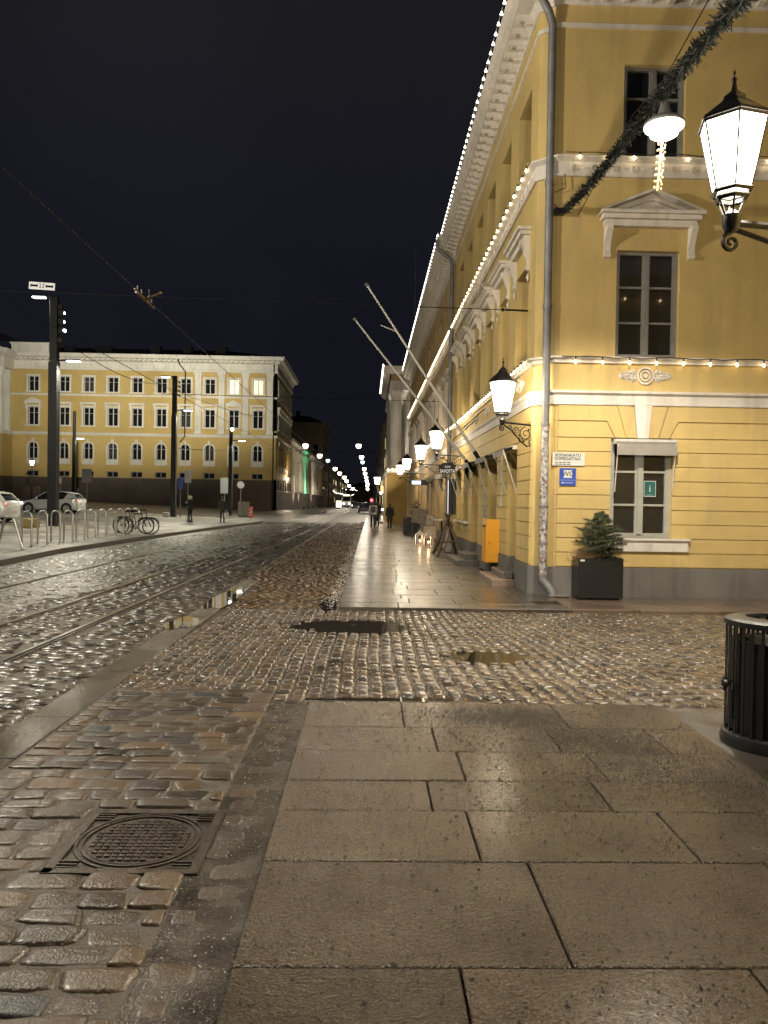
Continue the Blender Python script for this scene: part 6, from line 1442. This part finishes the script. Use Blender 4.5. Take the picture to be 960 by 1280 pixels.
p = at(464.5, 627, 60); t = thing('signal_post', 'low signal post showing a red light behind the walking people', 'traffic signal', (p.x, 60, .03)); g = MB(); g.tube((0, 0, 0), (0, 0, 1.45), .04); g.build('pole', 'dark_metal', t); g = MB(); g.box(-.14, .14, -.08, .12, 1.38, 1.95); g.build('housing', 'black_plastic', t, bevel=.02); g = MB(); g.ball((0, -.09, 1.72), .11, 8); g.build('red_light', 'lamp_red', t)
t = thing('shop_sign', 'glowing orange shop sign on the right side past the columned house', 'sign', (2.6, 78, 3.2)); a = at(481, 612, 78); t.location = tuple(a)
g = MB(); g.box(-.4, .4, -.06, .06, -.35, .35); g.build('lit_panel', 'orange_lit', t); g = MB(); g.tube((.4, 0, 0), (3.0-a.x, 0, 0), .03); g.build('arm', 'dark_metal', t)
for k, (px, py, Y) in enumerate([(476, 616, 76.5), (481, 627, 76), (478, 637, 90)]):
    a = at(px, py, Y); t = thing('shop_lamp', ['small warm shop lamp above the orange sign, right side', 'small warm shop lamp below the orange sign', 'small warm shop lamp close to the ground past the columned house'][k], 'lamp', tuple(a)); g = MB(); g.ball((0, 0, 0), .13, 6); g.build('globe', 'lamp_warm', t); g = MB(); g.tube((0, 0, .1), (0, 0, .3), .02); g.build('stem', 'dark_metal', t)

# people
def person(label, loc, face, pose='walk', coat='cloth_black', legs='cloth_jeans', hood=None, H=1.66, ph=0.0, coat_len=.62, bag=None, hair='hair', look=0.0, armpose='down'):
    t = thing('person', label, 'person', loc, face); k = H/1.7
    sw = .17 if pose == 'walk' else .03; s1, s2 = (sw, -sw) if ph >= 0 else (-sw, sw)
    n = {'pelvis': ((0, 0, .94), .12, .09), 'spine': ((0, 0, 1.12), .105, .08), 'chest': ((0, .01, 1.32), .13, .09), 'neck': ((0, .01, 1.45), .05, .05), 'jaw': ((0, .03, 1.53), .052, .055), 'head': ((0, .025, 1.60), .074, .088), 'crown': ((0, .02, 1.67), .055, .062)}
    e = [('pelvis', 'spine'), ('spine', 'chest'), ('chest', 'neck'), ('neck', 'jaw'), ('jaw', 'head'), ('head', 'crown')]
    for s, sg, st in (('L', -1, s1), ('R', 1, s2)):
        lift = .06 if st < 0 and pose == 'walk' else 0
        n['hip'+s] = ((sg*.09, 0, .88), .085, .085); n['knee'+s] = ((sg*.095, st*.55+.04, .50+lift*.4), .055, .06); n['ankle'+s] = ((sg*.10, st, .09+lift), .036, .04); n['toe'+s] = ((sg*.115, st+.15, .035+lift*.4), .038, .026)
        e += [('pelvis', 'hip'+s), ('hip'+s, 'knee'+s), ('knee'+s, 'ankle'+s), ('ankle'+s, 'toe'+s)]
        n['sh'+s] = ((sg*.175, 0, 1.38), .055, .055); e.append(('chest', 'sh'+s))
        if armpose == 'phone' : el, wr, hd = (sg*.22, .05, 1.10), (sg*.07, .26, 1.22), (sg*.04, .32, 1.27)
        elif armpose == 'bag' and sg < 0: el, wr, hd = (sg*.23, .02, 1.10), (sg*.24, .08, .86), (sg*.24, .09, .79)
        elif armpose == 'chest': el, wr, hd = (sg*.22, .04, 1.10), (sg*.1, .22, 1.12), (sg*.05, .27, 1.14)
        else: el, wr, hd = (sg*.235, -st*.35, 1.11), (sg*.235, -st*.9+.07, .89), (sg*.23, -st+.08, .82)
        n['el'+s] = (el, .042, .042); n['wr'+s] = (wr, .027, .03); n['hd'+s] = (hd, .036, .022)
        e += [('sh'+s, 'el'+s), ('el'+s, 'wr'+s), ('wr'+s, 'hd'+s)]
    n = {q: (tuple(c*k for c in v_[0]), v_[1]*k, v_[2]*k) for q, v_ in n.items()}
    me = skin_mesh('body', n, e, 'skin'); me.materials.clear()
    for m_ in ('skin', legs): me.materials.append(MATS[m_])
    # fingers joined to the same mesh
    fg = MB()
    for s, sg in (('L', -1), ('R', 1)):
        a, b = Vector(n['wr'+s][0]), Vector(n['hd'+s][0]); d = (b-a).normalized(); sd = d.cross(Vector((1, 0, 0))).normalized() if abs(d.x) < .7 else d.cross(Vector((0, 1, 0))).normalized()
        for j in range(4):
            q = b+sd*(j-1.5)*.018+d*.02; Lf = (.062, .075, .070, .055)[j]; fg.path([q, q+d*Lf*.5, q+d*Lf*.85+Vector((-sg*.018, 0, 0))], [.0085, .008, .006], 5)
        q = a+(b-a)*.6+sd*.03; fg.path([q, q+sd*.025+d*.02, q+sd*.03+d*.05], [.010, .009, .007], 5)
    bm_v = [tuple(v_.co) for v_ in me.vertices]+fg.v; off = len(me.vertices); bm_f = [tuple(p_.vertices) for p_ in me.polygons]+[tuple(i+off for i in f) for f in fg.f]
    m2 = bpy.data.meshes.new('body'); m2.from_pydata(bm_v, [], bm_f); m2.materials.append(MATS['skin']); m2.materials.append(MATS[legs]); m2.shade_smooth()
    for p_ in m2.polygons: p_.material_index = 1 if p_.center.z < .98*k and abs(p_.center.x) < .18*k else 0
    b = put('body', m2, t)
    for s in ('L', 'R'):
        A, T_ = Vector(n['ankle'+s][0]), Vector(n['toe'+s][0]); g = MB(); g.path([A+Vector((0, -.06, -.04)), A+Vector((0, 0, -.03)), (A+T_)/2+Vector((0, 0, -.01)), T_+Vector((0, .03, -.005))], [.035, .05, .045, .034], 8); g.path([A+Vector((0, 0, -.02)), A+Vector((0, -.01, .12))], [.048, .052], 8); g.build('shoe', 'cloth_black', t, smooth=True)
    def ell(z, rx, ry, cy=0): return [(rx*math.cos(2*PI*j/16)*k, (cy+ry*math.sin(2*PI*j/16))*k, z*k) for j in range(16)]
    hem = 1.42-coat_len; g = MB(); g.loft([ell(hem, .21, .17, .02), ell(hem+.1, .205, .165, .01), ell(1.0, .185, .145), ell(1.12, .165, .13), ell(1.28, .19, .14, .01), ell(1.38, .185, .12), ell(1.44, .11, .09), ell(1.49, .075, .075, .01)]); c_ = g.build('coat', coat, t, smooth=True)
    for s in ('L', 'R'): g = MB(); P_ = [Vector(n[q+s][0]) for q in ('sh', 'el', 'wr')]; g.path([P_[0]+Vector((0, 0, .01)), (P_[0]+P_[1])/2, P_[1], (P_[1]+P_[2])/2, P_[2]], [.078, .068, .058, .052, .046], 10); g.ball(P_[0], .076, 8); g.build('sleeve', coat, c_, smooth=True)
    hc = Vector(n['head'][0])
    if hood: g = MB(); g.path([(hc.x+.115*math.cos(a), hc.y+.04, hc.z+.01+.13*math.sin(a)) for a in [2*PI*j/14 for j in range(14)]], .035, 7, closed=True); g.ball((hc.x, hc.y-.05, hc.z), .115, 8, (1, .9, 1.1)); g.build('hood', hood, t, smooth=True)
    else:
        g = MB(); g.ball((hc.x, hc.y-.018, hc.z+.022), .098, 10, (.92, 1.0, 1.05)); g.path([(hc.x, hc.y-.06, hc.z), (hc.x, hc.y-.075, hc.z-.10), (hc.x, hc.y-.06, hc.z-.17)], [.07, .065, .04], 8); g.build('hair', hair, t, smooth=True)
    g = MB(); [g.ball((hc.x+s*.03, hc.y+.083, hc.z+.005), .011, 5) for s in (-1, 1)]; g.build('eyes', 'hair', t); g = MB(); g.path([(hc.x, hc.y+.085, hc.z+.01), (hc.x, hc.y+.105, hc.z-.025)], [.008, .014], 6); g.build('nose', 'skin', t); g = MB(); g.box(hc.x-.02, hc.x+.02, hc.y+.075, hc.y+.086, hc.z-.055, hc.z-.047); g.build('mouth', 'red_paint', t)
    if bag:
        q = Vector(n['hdL'][0]) if armpose == 'bag' else Vector((0, -.2*k, 1.2*k)); tb = thing('bag' if armpose == 'bag' else 'backpack', bag[0], 'bag' if armpose == 'bag' else 'backpack', loc, face); g = MB()
        if armpose == 'bag': g.prism([(-.14, -.42), (.14, -.42), (.16, -.12), (-.16, -.12)], -.05, .05, lambda u, w, d: (q.x+u, q.y+d, q.z+w)); g.build('body', bag[1], tb, bevel=.02); g = MB(); g.path([q+Vector((-.08, 0, -.12)), q+Vector((-.04, 0, -.02)), q+Vector((.04, 0, -.02)), q+Vector((.08, 0, -.12))], .008, 5); g.build('handle', bag[1], tb)
        else: g.box(q.x-.13, q.x+.13, q.y-.07, q.y+.06, q.z-.18, q.z+.2); g.build('body', bag[1], tb, bevel=.04)
    return t
def pl(px, py, Y): p = at(px, py, Y); return (p.x, Y, ground(p.x, Y) if p.x < -5 else .03)
person('person in dark clothes with a pale fur hood looking down at a phone', pl(238, 645.5, 49.5), 1.2, 'stand', legs='cloth_black', hood='cloth_fur', armpose='phone', H=1.64)
person('person in dark clothes standing by the slim lamp post with a white bag', pl(278, 645.5, 50), PI+.3, 'stand', 'cloth_green', 'cloth_black', H=1.68, armpose='bag', bag=('white carrier bag held by the person near the slim lamp post', 'bag_white'))
person('person walking away in a white jacket with a dark backpack, leftmost on the pavement', pl(466, 658, 47), 0, 'walk', 'cloth_white', 'cloth_black', H=1.62, coat_len=.55, ph=1, bag=('small dark backpack on the white jacket', 'black_plastic'))
person('person in a dark coat walking beside the white jacket', pl(471.5, 654, 52), 0, 'walk', 'cloth_black', 'cloth_jeans', H=1.6, ph=-1)
person('person in a long dark green coat walking away near the planter box', pl(487, 660, 46), 0, 'walk', 'cloth_green', 'cloth_black', H=1.52, coat_len=.85, ph=-1, bag=('grey backpack on the long dark green coat', 'cloth_black'))
person('person in black standing far off behind the white hatchback', pl(97, 634, 64), PI/2, 'stand', 'cloth_black', 'cloth_black', H=1.7)
t = thing('wall_uplight', 'added ground lamp shining up the front column of the columned house', 'ground lamp', (1.0, 57.2, .03)); g = MB(); g.lathe([(.12, 0), (.12, .1), (.07, .12)], 12); g.build('housing', 'dark_metal', t); light('lamp', 'SPOT', (0, 0, .2), 700, (1, .9, .74), t, radius=.1, target=(1.8, 59, 9), angle=60, blend=.8)  # uplight added to brighten the front column
light('moonlight', 'SUN', (0, 0, 40), .006, (.8, .88, 1.0), None); bpy.data.lights['moonlight'].angle = R(.5); bpy.data.objects['moonlight'].rotation_euler = (R(40), R(20), 0)
# ================================================================== CAMERA, SKY, RENDER
cd = bpy.data.cameras.new('camera'); cam = bpy.data.objects.new('camera', cd); C.objects.link(cam)
cd.sensor_fit = 'VERTICAL'; cd.sensor_height = 36; cd.lens = 27; cd.clip_start = .05; cd.clip_end = 3000
cam.matrix_world = Matrix(((RT.x, UP.x, -_fw.x, CAM.x), (RT.y, UP.y, -_fw.y, CAM.y), (RT.z, UP.z, -_fw.z, CAM.z), (0, 0, 0, 1)))
S.camera = cam
w = bpy.data.worlds.new('World'); S.world = w; w.use_nodes = True; N = w.node_tree.nodes; L = w.node_tree.links; bg = N['Background']
tc = N.new('ShaderNodeTexCoord'); sp = N.new('ShaderNodeSeparateXYZ'); L.new(tc.outputs['Generated'], sp.inputs[0])
rp = N.new('ShaderNodeValToRGB'); L.new(sp.outputs['Z'], rp.inputs['Fac'])
rp.color_ramp.elements[0].position = 0; rp.color_ramp.elements[0].color = (.0072, .0070, .0105, 1)
rp.color_ramp.elements[1].position = .65; rp.color_ramp.elements[1].color = (.0112, .0108, .0125, 1)
e = rp.color_ramp.elements.new(.25); e.color = (.0068, .0072, .0118, 1)
nz = N.new('ShaderNodeTexNoise'); nz.inputs['Scale'].default_value = 2.2; nz.inputs['Detail'].default_value = 5; L.new(tc.outputs['Generated'], nz.inputs['Vector'])
mr = N.new('ShaderNodeMapRange'); mr.inputs['From Min'].default_value = .3; mr.inputs['From Max'].default_value = .7; mr.inputs['To Min'].default_value = .82; mr.inputs['To Max'].default_value = 1.2; L.new(nz.outputs['Fac'], mr.inputs['Value'])
vm = N.new('ShaderNodeVectorMath'); vm.operation = 'SCALE'; L.new(rp.outputs['Color'], vm.inputs[0]); L.new(mr.outputs['Result'], vm.inputs['Scale']); L.new(vm.outputs[0], bg.inputs['Color']); bg.inputs['Strength'].default_value = 1.0
S.view_settings.view_transform = 'Standard'; S.view_settings.look = 'None'; S.view_settings.exposure = .15; S.view_settings.gamma = 1
S.render.engine = 'CYCLES'; S.cycles.use_denoising = True; S.cycles.denoiser = 'OPENIMAGEDENOISE'
S.cycles.max_bounces = 5; S.cycles.diffuse_bounces = 3; S.cycles.glossy_bounces = 3; S.cycles.transparent_max_bounces = 8
S.cycles.sample_clamp_indirect = 2; S.cycles.sample_clamp_direct = 12; S.cycles.volume_bounces = 0; S.cycles.use_light_tree = True; S.cycles.caustics_reflective = False; S.cycles.blur_glossy = .5
